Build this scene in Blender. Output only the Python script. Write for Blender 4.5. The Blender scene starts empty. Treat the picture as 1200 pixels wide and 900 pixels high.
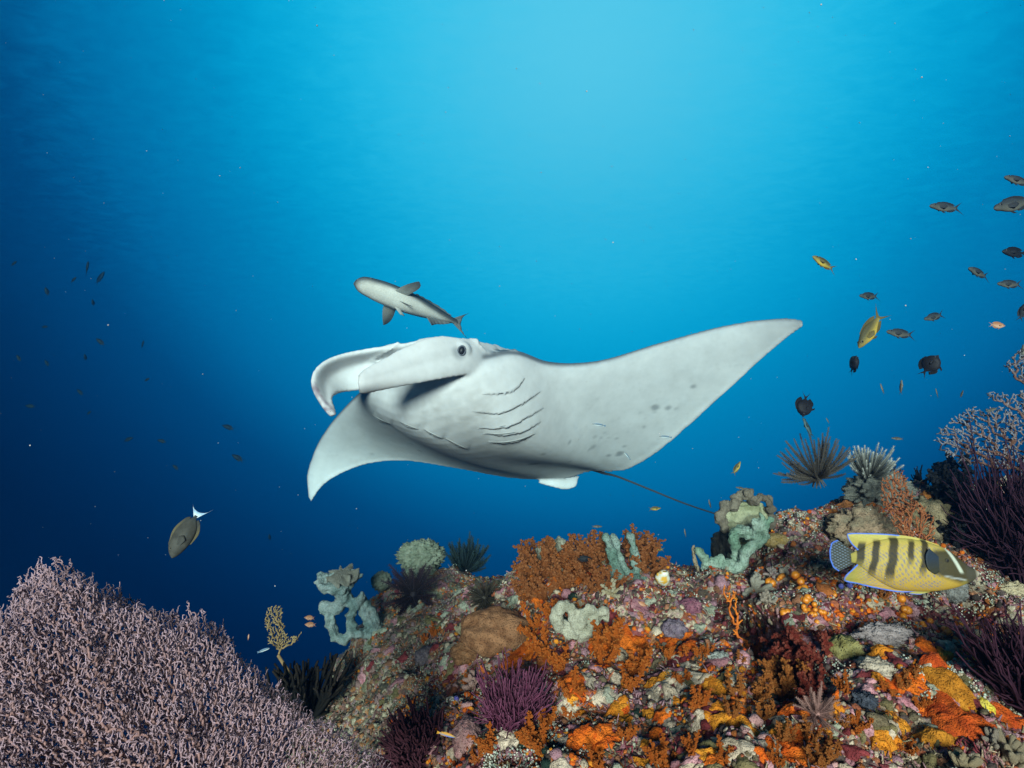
import bpy, bmesh, math, random
import numpy as np
from mathutils import Vector, Matrix
from mathutils.bvhtree import BVHTree
from mathutils.kdtree import KDTree

R = math.radians
rng = np.random.default_rng(11)
random.seed(11)
scene = bpy.context.scene
C = scene.collection

# ------------------------------------------------------------------ camera
F = 715.0                     # focal length in pixels of the 1200 x 900 photograph
PITCH = R(10.0)
cam_d = bpy.data.cameras.new("camera")
cam_d.sensor_width = 36.0
cam_d.lens = 36.0 * F / 1200.0
cam_d.clip_start = 0.02
cam_d.clip_end = 500.0
cam = bpy.data.objects.new("camera", cam_d)
C.objects.link(cam)
cam.location = (0, 0, 0)
cam.rotation_euler = (R(90) + PITCH, 0, 0)
scene.camera = cam
CP, SP = math.cos(PITCH), math.sin(PITCH)


def at(px, py, d):
    """photo pixel + distance along the view axis -> world point"""
    x = (px - 600.0) / F * d
    u = (450.0 - py) / F * d
    return np.array([x, d * CP - u * SP, d * SP + u * CP])


def to_px(p):
    fw = p[1] * CP + p[2] * SP
    up = -p[1] * SP + p[2] * CP
    return 600 + F * p[0] / fw, 450 - F * up / fw, fw


# ------------------------------------------------------------------ world: open water, light coming down through it
def lin(c):
    return tuple(((v / 255.0) / 12.92 if v / 255.0 <= 0.04045 else ((v / 255.0 + 0.055) / 1.055) ** 2.4) for v in c)


GLOW = Vector(at(690, 70, 1.0)).normalized()
world = bpy.data.worlds.new("World")
scene.world = world
world.use_nodes = True
nt = world.node_tree
nt.nodes.clear()
N, L = nt.nodes.new, nt.links.new
w_out = N("ShaderNodeOutputWorld")
w_bg = N("ShaderNodeBackground")
w_bg.inputs["Strength"].default_value = 0.78
L(w_bg.outputs[0], w_out.inputs[0])
tc = N("ShaderNodeTexCoord")
dot = N("ShaderNodeVectorMath"); dot.operation = 'DOT_PRODUCT'
L(tc.outputs["Generated"], dot.inputs[0])
dot.inputs[1].default_value = GLOW
acos = N("ShaderNodeMath"); acos.operation = 'ARCCOSINE'; acos.use_clamp = False
L(dot.outputs["Value"], acos.inputs[0])
# ripples of the surface far above: direction projected on a level plane
sep = N("ShaderNodeSeparateXYZ"); L(tc.outputs["Generated"], sep.inputs[0])
zmax = N("ShaderNodeMath"); zmax.operation = 'MAXIMUM'; zmax.inputs[1].default_value = 0.06
L(sep.outputs["Z"], zmax.inputs[0])
comb = N("ShaderNodeCombineXYZ")
for ax in "XY":
    dv = N("ShaderNodeMath"); dv.operation = 'DIVIDE'
    L(sep.outputs[ax], dv.inputs[0]); L(zmax.outputs[0], dv.inputs[1]); L(dv.outputs[0], comb.inputs[ax])
mp = N("ShaderNodeMapping"); mp.inputs["Scale"].default_value = (5.0, 9.0, 1.0); mp.inputs["Rotation"].default_value = (0, 0, 0.5)
L(comb.outputs[0], mp.inputs[0])
nz = N("ShaderNodeTexNoise"); nz.inputs["Scale"].default_value = 2.6; nz.inputs["Detail"].default_value = 5.0
nz.inputs["Roughness"].default_value = 0.62; nz.inputs["Distortion"].default_value = 0.6
L(mp.outputs[0], nz.inputs["Vector"])
nm = N("ShaderNodeMapRange"); nm.inputs["From Min"].default_value = 0.3; nm.inputs["From Max"].default_value = 0.7
nm.inputs["To Min"].default_value = -0.020; nm.inputs["To Max"].default_value = 0.020
L(nz.outputs["Fac"], nm.inputs["Value"])
zf = N("ShaderNodeMapRange"); zf.inputs["From Min"].default_value = 0.12; zf.inputs["From Max"].default_value = 0.35
L(sep.outputs["Z"], zf.inputs["Value"])
mul = N("ShaderNodeMath"); mul.operation = 'MULTIPLY'
L(nm.outputs[0], mul.inputs[0]); L(zf.outputs[0], mul.inputs[1])
addn = N("ShaderNodeMath"); addn.operation = 'ADD'
L(acos.outputs[0], addn.inputs[0]); L(mul.outputs[0], addn.inputs[1])
nrm = N("ShaderNodeMath"); nrm.operation = 'DIVIDE'; nrm.inputs[1].default_value = R(100)
L(addn.outputs[0], nrm.inputs[0])
ramp = N("ShaderNodeValToRGB"); ramp.color_ramp.interpolation = 'B_SPLINE'
# radiance of the water by angle from the glow (linear)
stops = [(0, (.17, .65, .83)), (6, (.15, .63, .82)), (12, (.09, .605, .825)), (17.5, (.04, .57, .815)), (22, (.008, .49, .755)), (27, (0, .385, .66)),
         (31, (0, .285, .535)), (35, (0, .22, .455)), (38.5, (0, .165, .375)), (41, (0, .115, .285)), (44, (0, .066, .193)), (50, (0, .026, .098)),
         (57.5, (0, .0046, .033)), (75, (0, .002, .015)), (100, (0, .001, .01))]
els = ramp.color_ramp.elements
while len(els) < len(stops):
    els.new(0.5)
for e, (a, c) in zip(els, stops):
    e.position = a / 100.0
    e.color = (*c, 1)
L(nrm.outputs[0], ramp.inputs[0])
L(ramp.outputs[0], w_bg.inputs["Color"])

# ------------------------------------------------------------------ the one key light, from behind the photographer's left shoulder
SUN_EL, SUN_AZ = R(6.0), R(-6.0)       # azimuth measured from straight behind the camera, negative = left
sun_d = bpy.data.lights.new("sun", 'SUN')
sun_d.energy = 5.0
sun_d.angle = R(16.0)
sun_d.color = (1.0, 0.93, 0.84)
sun = bpy.data.objects.new("sun", sun_d)
C.objects.link(sun)
to_sun = Vector((math.sin(SUN_AZ) * math.cos(SUN_EL), -math.cos(SUN_AZ) * math.cos(SUN_EL), math.sin(SUN_EL)))
sun.rotation_euler = to_sun.to_track_quat('Z', 'Y').to_euler()
sun.location = to_sun * 3

scene.view_settings.view_transform = 'Standard'
scene.view_settings.look = 'None'
scene.view_settings.exposure = 0.58
scene.view_settings.gamma = 1.0
scene.render.engine = 'CYCLES'
scene.cycles.max_bounces = 5
scene.cycles.diffuse_bounces = 2
scene.cycles.volume_bounces = 0
scene.cycles.use_denoising = True


# ================================================================== helpers
def norm(v):
    v = np.asarray(v, float)
    return v / np.maximum(np.linalg.norm(v, axis=-1, keepdims=True), 1e-12)


def _h(i, j, k, s):
    n = (i * 73856093) ^ (j * 19349663) ^ (k * 83492791) ^ (s * 2654435761)
    n = (n ^ (n >> 13)) * 1274126177 & 0xFFFFFFFF
    n = (n ^ (n >> 16)) & 0xFFFFFF
    return n / float(0xFFFFFF)


def vnoise(p, seed=0):
    p = np.asarray(p, float)
    i = np.floor(p).astype(np.int64)
    f = p - i
    f = f * f * (3 - 2 * f)
    out = np.zeros(len(p))
    for a in (0, 1):
        wa = f[:, 0] if a else 1 - f[:, 0]
        for b in (0, 1):
            wb = f[:, 1] if b else 1 - f[:, 1]
            for c in (0, 1):
                wc = f[:, 2] if c else 1 - f[:, 2]
                out += wa * wb * wc * _h(i[:, 0] + a, i[:, 1] + b, i[:, 2] + c, seed)
    return out * 2 - 1


def fbm(p, octv=4, seed=0):
    s, a, o = 1.0, 1.0, np.zeros(len(p))
    for k in range(octv):
        o += a * vnoise(np.asarray(p) * s, seed + k)
        s *= 2.03
        a *= 0.5
    return o


def worley(p, seed=0):
    p = np.asarray(p, float)
    i = np.floor(p).astype(np.int64)
    best = np.full(len(p), 9.0)
    ident = np.zeros(len(p))
    for a in (-1, 0, 1):
        for b in (-1, 0, 1):
            for c in (-1, 0, 1):
                q = i + (a, b, c)
                fx = np.stack([_h(q[:, 0], q[:, 1], q[:, 2], seed + m) for m in (1, 2, 3)], 1)
                d = np.linalg.norm(q + fx - p, axis=1)
                m = d < best
                best[m] = d[m]
                ident[m] = _h(q[m, 0], q[m, 1], q[m, 2], seed + 9)
    return best, ident


def interp(xs, ys, q):
    """smooth (monotone-ish Catmull-Rom) interpolation, ys may be (n,) or (n,k)"""
    xs = np.asarray(xs, float); ys = np.asarray(ys, float); q = np.asarray(q, float)
    one = ys.ndim == 1
    if one:
        ys = ys[:, None]
    m = np.gradient(ys, xs, axis=0)
    k = np.clip(np.searchsorted(xs, q) - 1, 0, len(xs) - 2)
    h = (xs[k + 1] - xs[k])[:, None]
    t = ((q - xs[k])[:, None]) / h
    t = np.clip(t, 0, 1)
    r = (2 * t**3 - 3 * t**2 + 1) * ys[k] + (t**3 - 2 * t**2 + t) * h * m[k] + (-2 * t**3 + 3 * t**2) * ys[k + 1] + (t**3 - t**2) * h * m[k + 1]
    return r[:, 0] if one else r


class MB:
    """mesh builder: verts, quads, tris and a colour per vertex"""
    def __init__(self):
        self.v, self.c, self.q, self.t, self.n = [], [], [], [], 0

    def add(self, V, quads=None, tris=None, col=(0.5, 0.5, 0.5)):
        V = np.asarray(V, float).reshape(-1, 3)
        c = np.asarray(col, float)
        if c.ndim == 1:
            c = np.tile(c, (len(V), 1))
        self.v.append(V); self.c.append(c)
        if quads is not None and len(quads):
            self.q.append(np.asarray(quads, np.int64).reshape(-1, 4) + self.n)
        if tris is not None and len(tris):
            self.t.append(np.asarray(tris, np.int64).reshape(-1, 3) + self.n)
        self.n += len(V)

    def arrays(self):
        V = np.concatenate(self.v); c = np.concatenate(self.c)
        q = np.concatenate(self.q) if self.q else np.zeros((0, 4), np.int64)
        t = np.concatenate(self.t) if self.t else np.zeros((0, 3), np.int64)
        return V, c, q, t

    def mesh(self, name, smooth=True, shift=None):
        V, c, q, t = self.arrays()
        if shift is not None:
            V = V - np.asarray(shift)
        me = bpy.data.meshes.new(name)
        me.vertices.add(len(V))
        me.vertices.foreach_set("co", V.astype(np.float32).ravel())
        nl = q.size + t.size
        me.loops.add(nl)
        me.loops.foreach_set("vertex_index", np.concatenate([q.ravel(), t.ravel()]).astype(np.int32))
        me.polygons.add(len(q) + len(t))
        st = np.concatenate([np.arange(len(q)) * 4, q.size + np.arange(len(t)) * 3]).astype(np.int32)
        me.polygons.foreach_set("loop_start", st)
        me.polygons.foreach_set("use_smooth", np.full(len(q) + len(t), smooth))
        me.update(calc_edges=True)
        a = me.color_attributes.new("Col", 'FLOAT_COLOR', 'POINT')
        a.data.foreach_set("color", np.concatenate([c, np.ones((len(c), 1))], 1).astype(np.float32).ravel())
        return me

    def build(self, name, mat, parent=None, smooth=True, origin=None):
        sh = origin
        if parent is not None and origin is None:
            sh = np.array(parent.location) if parent.rotation_euler[:] == (0, 0, 0) else None
        o = bpy.data.objects.new(name, self.mesh(name, smooth, sh))
        o.data.materials.append(mat)
        C.objects.link(o)
        if parent is not None:
            o.parent = parent
        elif origin is not None:
            o.location = origin
        return o


def grid_quads(a, b, wrap_b=False, flip=False):
    i = np.arange(a - 1)[:, None]
    nb = b if wrap_b else b - 1
    j = np.arange(nb)[None, :]
    j2 = (j + 1) % b
    q = np.stack([i * b + j, i * b + j2, (i + 1) * b + j2, (i + 1) * b + j], -1).reshape(-1, 4)
    return q[:, ::-1] if flip else q


def tubes(mb, P, Rr, n=5, col=(0.5, 0.5, 0.5)):
    """batch of tubes: P (T,k,3), Rr (T,k), col (3,), (T,3) or (T,k,3)"""
    P = np.asarray(P, float)
    if P.ndim == 2:
        P = P[None]; Rr = np.asarray(Rr, float)[None]
    T, k, _ = P.shape
    Rr = np.broadcast_to(np.asarray(Rr, float), (T, k))
    tg = norm(np.gradient(P, axis=1))
    mean = norm(P[:, -1] - P[:, 0])
    ref = np.where(np.abs(mean[:, 2:3]) < 0.8, np.array([[0, 0, 1.0]]), np.array([[1.0, 0.2, 0]]))
    n1 = norm(np.cross(tg, ref[:, None, :]))
    n2 = np.cross(tg, n1)
    a = np.arange(n) * 2 * math.pi / n
    V = P[:, :, None, :] + Rr[:, :, None, None] * (np.cos(a)[None, None, :, None] * n1[:, :, None, :] + np.sin(a)[None, None, :, None] * n2[:, :, None, :])
    q = grid_quads(k, n, True)
    Q = (q[None] + (np.arange(T) * k * n)[:, None, None]).reshape(-1, 4)
    c = np.asarray(col, float)
    if c.ndim == 1:
        cc = c
    elif c.ndim == 2:
        cc = np.repeat(c, k * n, 0)
    else:
        cc = np.repeat(c.reshape(-1, 3), n, 0)
    # caps
    tip = P[:, -1] + tg[:, -1] * Rr[:, -1:] * 0.6
    base = T * k * n
    j = np.arange(n)
    last = (np.arange(T) * k * n + (k - 1) * n)[:, None]
    tr = np.stack([last + j, last + (j + 1) % n, np.broadcast_to((base + np.arange(T))[:, None], (T, n))], -1).reshape(-1, 3)
    if np.asarray(cc).ndim == 2:
        tc_ = cc.reshape(T, k * n, 3)[:, -1]
        cc = np.concatenate([cc, tc_])
    mb.add(np.concatenate([V.reshape(-1, 3), tip]), Q, tr, cc)


def ico(sub):
    bm = bmesh.new()
    bmesh.ops.create_icosphere(bm, subdivisions=sub, radius=1.0)
    V = np.array([v.co[:] for v in bm.verts]); T = np.array([[v.index for v in f.verts] for f in bm.faces])
    bm.free()
    return V, T


ICO1, ICO2, ICO3 = ico(1), ico(2), ico(3)


def rand_unit(n):
    return norm(rng.normal(size=(n, 3)))


def frames(nrm_):
    """(n,3) normals -> (n,3,3) matrices whose third row is the normal, random spin"""
    nrm_ = norm(nrm_)
    r = norm(np.cross(nrm_, rand_unit(len(nrm_))))
    return np.stack([r, np.cross(nrm_, r), nrm_], 1)


def balls(mb, pos, rad, col, base=ICO1, squash=None, nrm_=None, rough=0.0):
    """many lumps: pos (n,3), rad (n,), col (n,3)"""
    pos = np.asarray(pos, float); n = len(pos)
    V, T = base
    S = np.broadcast_to(np.asarray(rad, float).reshape(n, 1, 1), (n, len(V), 1)) * V[None]
    if rough:
        S = S * (1 + rough * rng.normal(size=(n, len(V), 1)))
    if squash is not None:
        S = S * np.asarray(squash, float).reshape(-1, 1, 3)
    if nrm_ is not None:
        S = np.einsum('nvi,nij->nvj', S, frames(nrm_))
    W = (S + pos[:, None]).reshape(-1, 3)
    TT = (T[None] + (np.arange(n) * len(V))[:, None, None]).reshape(-1, 3)
    mb.add(W, None, TT, np.repeat(np.broadcast_to(col, (n, 3)), len(V), 0))


def remesh(mb, voxel, smooth_n=3):
    """weld overlapping shapes into one continuous skin; returns V, quads/tris arrays"""
    me = mb.mesh("weld")
    o = bpy.data.objects.new("weld", me); C.objects.link(o)
    m = o.modifiers.new("r", 'REMESH'); m.mode = 'VOXEL'; m.voxel_size = voxel
    if smooth_n:
        s = o.modifiers.new("s", 'SMOOTH'); s.factor = 0.5; s.iterations = smooth_n
    dg = bpy.context.evaluated_depsgraph_get()
    e = o.evaluated_get(dg).to_mesh()
    V = np.zeros(len(e.vertices) * 3, np.float32); e.vertices.foreach_get("co", V)
    Nn = np.zeros(len(e.vertices) * 3, np.float32); e.vertices.foreach_get("normal", Nn)
    q = [p.vertices[:] for p in e.polygons if len(p.vertices) == 4]
    t = [p.vertices[:] for p in e.polygons if len(p.vertices) == 3]
    bpy.data.objects.remove(o); bpy.data.meshes.remove(me)
    return V.reshape(-1, 3).astype(float), Nn.reshape(-1, 3).astype(float), np.array(q).reshape(-1, 4), np.array(t).reshape(-1, 3)


def tag(o, label, cat, group=None, kind=None):
    o["label"] = label; o["category"] = cat
    if group:
        o["group"] = group
    if kind:
        o["kind"] = kind
    return o


def thing(name, label, cat, loc, group=None):
    o = bpy.data.objects.new(name, None)
    o.empty_display_size = 0.05
    o.location = tuple(loc); C.objects.link(o)
    return tag(o, label, cat, group)


def mat_col(name, rough=0.7, spec=0.25, var=0.25, nscale=60.0, bump=0.3, bscale=180.0, sss=0.0, dist=0.002, coords="Object", pits=0.0, pscale=150.0):
    """principled material: the object's own colour with blotchy variation and fine relief"""
    m = bpy.data.materials.new(name); m.use_nodes = True
    t = m.node_tree; n, l = t.nodes.new, t.links.new
    b = t.nodes["Principled BSDF"]
    b.inputs["Roughness"].default_value = rough
    b.inputs["Specular IOR Level"].default_value = spec
    if sss:
        b.inputs["Subsurface Weight"].default_value = sss
        b.inputs["Subsurface Radius"].default_value = (0.006, 0.004, 0.003)
        b.inputs["Subsurface Scale"].default_value = 0.5
    a = n("ShaderNodeAttribute"); a.attribute_name = "Col"
    tcn = n("ShaderNodeTexCoord")
    nz = n("ShaderNodeTexNoise"); nz.inputs["Scale"].default_value = nscale; nz.inputs["Detail"].default_value = 5
    nz.inputs["Roughness"].default_value = 0.65
    l(tcn.outputs[coords], nz.inputs["Vector"])
    mr = n("ShaderNodeMapRange"); mr.inputs["From Min"].default_value = 0.3; mr.inputs["From Max"].default_value = 0.7
    mr.inputs["To Min"].default_value = 1 - var; mr.inputs["To Max"].default_value = 1 + var * 0.7
    l(nz.outputs["Fac"], mr.inputs["Value"])
    vm = n("ShaderNodeVectorMath"); vm.operation = 'SCALE'
    l(a.outputs["Color"], vm.inputs[0]); l(mr.outputs[0], vm.inputs["Scale"])
    pit = None
    if pits:
        vo = n("ShaderNodeTexVoronoi"); vo.inputs["Scale"].default_value = pscale
        l(tcn.outputs[coords], vo.inputs["Vector"])
        pit = n("ShaderNodeMapRange"); pit.inputs["From Min"].default_value = .08; pit.inputs["From Max"].default_value = .42
        pit.inputs["To Min"].default_value = 1 - pits; pit.inputs["To Max"].default_value = 1.0
        l(vo.outputs["Distance"], pit.inputs["Value"])
        v2 = n("ShaderNodeVectorMath"); v2.operation = 'SCALE'
        l(vm.outputs[0], v2.inputs[0]); l(pit.outputs[0], v2.inputs["Scale"]); vm = v2
    l(vm.outputs[0], b.inputs["Base Color"])
    if bump:
        n2 = n("ShaderNodeTexNoise"); n2.inputs["Scale"].default_value = bscale; n2.inputs["Detail"].default_value = 3
        l(tcn.outputs[coords], n2.inputs["Vector"])
        bp = n("ShaderNodeBump"); bp.inputs["Strength"].default_value = bump; bp.inputs["Distance"].default_value = dist
        hsrc = n2.outputs["Fac"]
        if pit is not None:
            am = n("ShaderNodeMath"); am.operation = 'ADD'; l(hsrc, am.inputs[0]); l(pit.outputs[0], am.inputs[1]); hsrc = am.outputs[0]
        l(hsrc, bp.inputs["Height"]); l(bp.outputs[0], b.inputs["Normal"])
    return m


M_FISH = mat_col("fish_skin", 0.6, 0.15, 0.14, 90, 0.12, 400, dist=0.0008)
M_MANTA = mat_col("manta_skin", 0.6, 0.2, 0.10, 14, 0.12, 220, dist=0.0015)
M_EYE = mat_col("eye_wet", 0.45, 0.25, 0.0, 10, 0)
M_FAN = mat_col("gorgonian_polyps", 0.85, 0.15, 0.22, 90, 0.5, 500, dist=0.001)
M_SOFT = mat_col("soft_coral", 0.85, 0.12, 0.3, 70, 1.0, 420, 0.0, dist=0.003, pits=.25, pscale=200)
M_SPONGE = mat_col("sponge_skin", 0.85, 0.15, 0.32, 55, 1.0, 260, dist=0.004, pits=.45, pscale=210)
M_CRUST = mat_col("encrusting_sponge", 0.8, 0.15, 0.30, 60, 1.0, 330, dist=0.004, pits=.4, pscale=260)
M_LEATHER = mat_col("leather_coral", 0.85, 0.15, 0.28, 70, 1.0, 500, dist=0.003, pits=.4, pscale=280)
M_FEATHER = mat_col("feather_star", 0.8, 0.2, 0.25, 80, 0.3, 500, dist=0.001)
M_LUMP = mat_col("reef_growth", 0.85, 0.15, 0.45, 110, 0.9, 400, dist=0.0026, pits=.5, pscale=330)
M_WET = mat_col("glossy_polyp", 0.35, 0.5, 0.2, 80, 0.3, 300, dist=0.001)

# ================================================================== MANTA RAY
SLITS = [[(565, 462), (590, 461), (605, 455), (615, 443)], [(553, 482), (585, 484), (612, 473), (633, 459)],
         [(560, 502), (590, 500), (615, 490), (637, 478)], [(567, 508), (590, 509), (615, 504), (634, 494)],
         [(573, 518), (592, 519), (612, 515), (627, 508)],
         [(437, 487), (447, 493), (459, 497)], [(468, 494), (478, 499), (490, 503)], [(497, 503), (507, 509), (519, 514)], [(523, 514), (535, 521), (549, 527)]]


def build_manta():
    #  s, leading edge (px,py,d), trailing edge (px,py,d), ventral depth, dorsal depth
    st = [
        (-1.00, (361, 582, 2.96), (365, 588, 2.96), .004, .004),
        (-0.93, (359, 562, 2.94), (377, 571, 2.94), .008, .008),
        (-0.80, (366, 533, 2.89), (412, 550, 2.92), .014, .012),
        (-0.62, (382, 503, 2.78), (468, 540, 2.90), .022, .018),
        (-0.44, (403, 478, 2.62), (535, 549, 2.88), .040, .040),
        (-0.27, (424, 458, 2.42), (605, 561, 2.84), .085, .080),
        (-0.14, (440, 444, 2.25), (655, 562, 2.80), .150, .110),
        (0.00, (478, 440, 2.10), (692, 553, 2.76), .170, .120),
        (0.13, (545, 425, 1.99), (703, 553, 2.74), .135, .110),
        (0.22, (598, 413, 2.08), (716, 553, 2.72), .080, .085),
        (0.32, (640, 425, 2.18), (734, 551, 2.69), .046, .060),
        (0.45, (695, 424, 2.24), (764, 535, 2.60), .030, .036),
        (0.62, (775, 401, 2.25), (808, 499, 2.49), .022, .022),
        (0.78, (850, 381, 2.23), (853, 458, 2.38), .016, .015),
        (0.90, (905, 373, 2.19), (900, 415, 2.28), .010, .010),
        (0.97, (932, 373.5, 2.16), (933, 388, 2.19), .006, .006),
        (1.00, (940.5, 375.5, 2.15), (941.5, 382, 2.16), .004, .004)]
    s = np.array([r[0] for r in st])
    Lp = np.array([at(*r[1]) for r in st]); Tp = np.array([at(*r[2]) for r in st])
    tv = np.array([r[3] for r in st]); td = np.array([r[4] for r in st])
    q = np.concatenate([np.linspace(-1, -.5, 22), np.linspace(-.48, .5, 54), np.linspace(.52, 1, 26)])
    Lq, Tq = interp(s, Lp, q), interp(s, Tp, q)
    tvq, tdq = np.maximum(interp(s, tv, q), .0058), np.maximum(interp(s, td, q), .0058)
    mid = 0.5 * (Lq + Tq)
    e = norm(np.gradient(mid, axis=0)); c = Tq - Lq
    n = norm(np.cross(c, e))
    if n[len(n) // 2][1] > 0:
        n = -n                               # pointing to the belly side, towards the camera and down
    # smooth the normals along the span so the body does not twist
    for _ in range(10):
        n[1:-1] = norm(n[:-2] + 2 * n[1:-1] + n[2:])
    m = 24
    u = (1 - np.cos(np.linspace(0, math.pi, m))) / 2
    head = np.exp(-(q / .16) ** 2)           # blunter nose on the head
    V, flag = [], []
    for i in range(len(q)):
        p = 0.5 - 0.18 * head[i]
        g = u ** p * (1 - u) ** (1.0 + .25 * head[i]); g /= g.max(); g = np.maximum(g, .0050 / max(tvq[i], .0058) * np.sqrt(np.clip(4 * u * 9 * (1 - u), 0, 1)))
        # wing camber: slight cupping of the belly side
        cup = -0.018 * np.sin(math.pi * u) * (1 - head[i]) * min(1, abs(q[i]) * 2) * (1 - abs(q[i]))
        ven = Lq[i] + u[:, None] * c[i] + (g * tvq[i] + cup)[:, None] * n[i]
        dor = Lq[i] + u[:, None] * c[i] - (g * tdq[i] - cup)[:, None] * n[i]
        V.append(np.concatenate([ven, dor[::-1][1:-1]]))
        flag.append(np.concatenate([(u < .012).astype(float), np.ones(m - 2)]))
    k = len(V[0])
    W = np.concatenate(V); flag = np.concatenate(flag)
    mb = MB()
    # close both tips with a point
    mb.add(np.concatenate([W, V[0].mean(0)[None], V[-1].mean(0)[None]]), grid_quads(len(q), k, True),
           np.concatenate([[[j, len(W), (j + 1) % k] for j in range(k)],
                           [[len(W) - k + j, len(W) - k + (j + 1) % k, len(W) + 1] for j in range(k)]]))
    allv, allf = [W], [np.repeat(n, k, 0)]

    def sheet(rows, thick, flag_fn):
        """rows of 3-D points (a, b, 3) -> slab with rounded rim"""
        P = np.asarray(rows)
        a, b, _ = P.shape
        du = np.gradient(P, axis=0); dv = np.gradient(P, axis=1)
        nn = norm(np.cross(du, dv))
        uu = np.linspace(0, 1, a)[:, None]; vv = np.linspace(0, 1, b)[None]
        edge = np.clip(np.minimum(np.minimum(vv, 1 - vv) * 5, (1 - uu) * 7), 0, 1) ** .5
        th = (thick * (0.6 + 0.4 * edge))[..., None]
        A = (P + nn * th).reshape(-1, 3); B = (P - nn * th).reshape(-1, 3)
        qa = grid_quads(a, b); nb = a * b
        rim = [(i * b, (i + 1) * b) for i in range(a - 1)] + [((a - 1) * b + j, (a - 1) * b + j + 1) for j in range(b - 1)]
        rim += [((i + 1) * b + b - 1, i * b + b - 1) for i in range(a - 1)][::-1] + [(j + 1, j) for j in range(b - 1)][::-1]
        rq = [(x, y, y + nb, x + nb) for x, y in rim]
        mb.add(np.concatenate([A, B]), np.concatenate([qa, qa[:, ::-1] + nb, np.array(rq)[:, ::-1]]))
        allv.append(np.concatenate([A, B])); allf.append(flag_fn(uu, vv, A, B))

    # near cephalic fin: a paddle held forward, slightly rolled (upper edge, middle, lower edge along its length)
    up = [(600, 411, 2.22), (556, 399, 2.03), (512, 394, 1.93), (478, 405, 1.88), (450, 420, 1.83), (428, 432, 1.79), (420, 439, 1.77)]
    md = [(606, 422, 2.20), (560, 420, 2.0), (515, 425, 1.90), (480, 434, 1.845), (450, 443, 1.80), (427, 449, 1.765), (419, 450, 1.755)]
    lo = [(612, 433, 2.22), (570, 436, 2.03), (520, 444, 1.90), (482, 451, 1.85), (452, 456, 1.82), (430, 460, 1.80), (421, 461, 1.79)]
    tt = np.linspace(0, 1, 7); tq = np.linspace(0, 1, 30)
    rows = []
    U3 = [interp(tt, np.array([at(*p) for p in x]), tq) for x in (up, md, lo)]
    for i in range(30):
        rows.append(interp([0, .5, 1], np.array([U3[0][i], U3[1][i], U3[2][i]]), np.linspace(0, 1, 14)))
    sheet(rows, 0.010, lambda uu, vv, A, B: np.zeros((len(A) * 2, 3)))
    # far cephalic fin: a broad scroll curling out and down to a point
    up = [(520, 394, 2.12), (470, 404, 2.16), (425, 411, 2.16), (391, 419, 2.12), (371, 432, 2.07), (366, 450, 2.03), (375, 470, 2.01), (388, 487, 2.0)]
    md = [(525, 410, 2.16), (475, 418, 2.22), (432, 424, 2.24), (403, 432, 2.21), (386, 442, 2.16), (380, 455, 2.10), (384, 471, 2.05), (390, 487, 2.01)]
    lo = [(530, 435, 2.14), (480, 447, 2.20), (440, 455, 2.22), (414, 458, 2.20), (399, 460, 2.15), (390, 465, 2.08), (390, 474, 2.03), (393, 487, 2.0)]
    tt = np.linspace(0, 1, 8); tq = np.linspace(0, 1, 36)
    U3 = [interp(tt, np.array([at(*p) for p in x]), tq) for x in (up, md, lo)]
    rows = [interp([0, .5, 1], np.array([U3[0][i], U3[1][i], U3[2][i]]), np.linspace(0, 1, 14)) for i in range(36)]
    sheet(rows, 0.012, lambda uu, vv, A, B: np.zeros((len(A) * 2, 3)))
    # head: brow ridge joining the two fin roots, over the mouth
    brow = np.array([at(600, 412, 2.14), at(560, 405, 2.06), at(520, 402, 2.08), at(470, 410, 2.18), at(425, 420, 2.26)])
    bq = interp(np.linspace(0, 1, 5), brow, np.linspace(0, 1, 14))
    tubes(mb, bq, np.interp(np.linspace(0, 1, 14), [0, .3, .7, 1], [.03, .052, .04, .025]), 12)
    # eye bulge
    balls(mb, [at(541, 411, 1.975)], [0.032], (0.5, 0.5, 0.5), ICO3)
    # pelvic fin
    up = [(640, 556, 2.80), (655, 558, 2.80), (668, 556, 2.82), (679, 557, 2.84)]
    lo = [(630, 566, 2.79), (648, 571, 2.78), (662, 574, 2.80), (675, 571, 2.82)]
    A_, B_ = [np.array([at(*p) for p in x]) for x in (up, lo)]
    A_, B_ = interp(np.linspace(0, 1, 4), A_, np.linspace(0, 1, 12)), interp(np.linspace(0, 1, 4), B_, np.linspace(0, 1, 12))
    sheet([a_ + (b_ - a_) * np.linspace(0, 1, 9)[:, None] for a_, b_ in zip(A_, B_)], 0.009, lambda uu, vv, A, B: np.zeros((len(A) * 2, 3)))

    Vr, Nr, qr, tr = remesh(mb, 0.0058, 8)
    # gill flaps: each skin fold swells towards its free edge and drops away below it
    for pts_ in SLITS:
        Pc = interp(np.linspace(0, 1, len(pts_)), np.array(pts_, float), np.linspace(0, 1, 60))
        pv = np.array([to_px(p) for p in Vr])
        near = np.flatnonzero((pv[:, 0] > Pc[:, 0].min() - 4) & (pv[:, 0] < Pc[:, 0].max() + 4) & (pv[:, 1] > Pc[:, 1].min() - 20) & (pv[:, 1] < Pc[:, 1].max() + 8) & (Nr[:, 1] < .2))
        dx = pv[near, None, 0] - Pc[None, :, 0]; dy = Pc[None, :, 1] - pv[near, None, 1]
        j = np.argmin(np.hypot(dx, dy), 1); dd = np.hypot(dx, dy)[np.arange(len(near)), j]; sg = dy[np.arange(len(near)), j]
        taper = np.sin(math.pi * j / 59) ** .5
        h = np.where(sg >= 0, 0.0065 * np.exp(-dd / 9.0), -.0022 * np.exp(-dd / 4.0)) * taper
        Vr[near] += Nr[near] * h[:, None]
    # skin colours: pale belly, slate back, grey rims and blotches
    src = np.concatenate(allv); ff = np.concatenate(allf)
    kd = KDTree(len(src))
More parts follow.
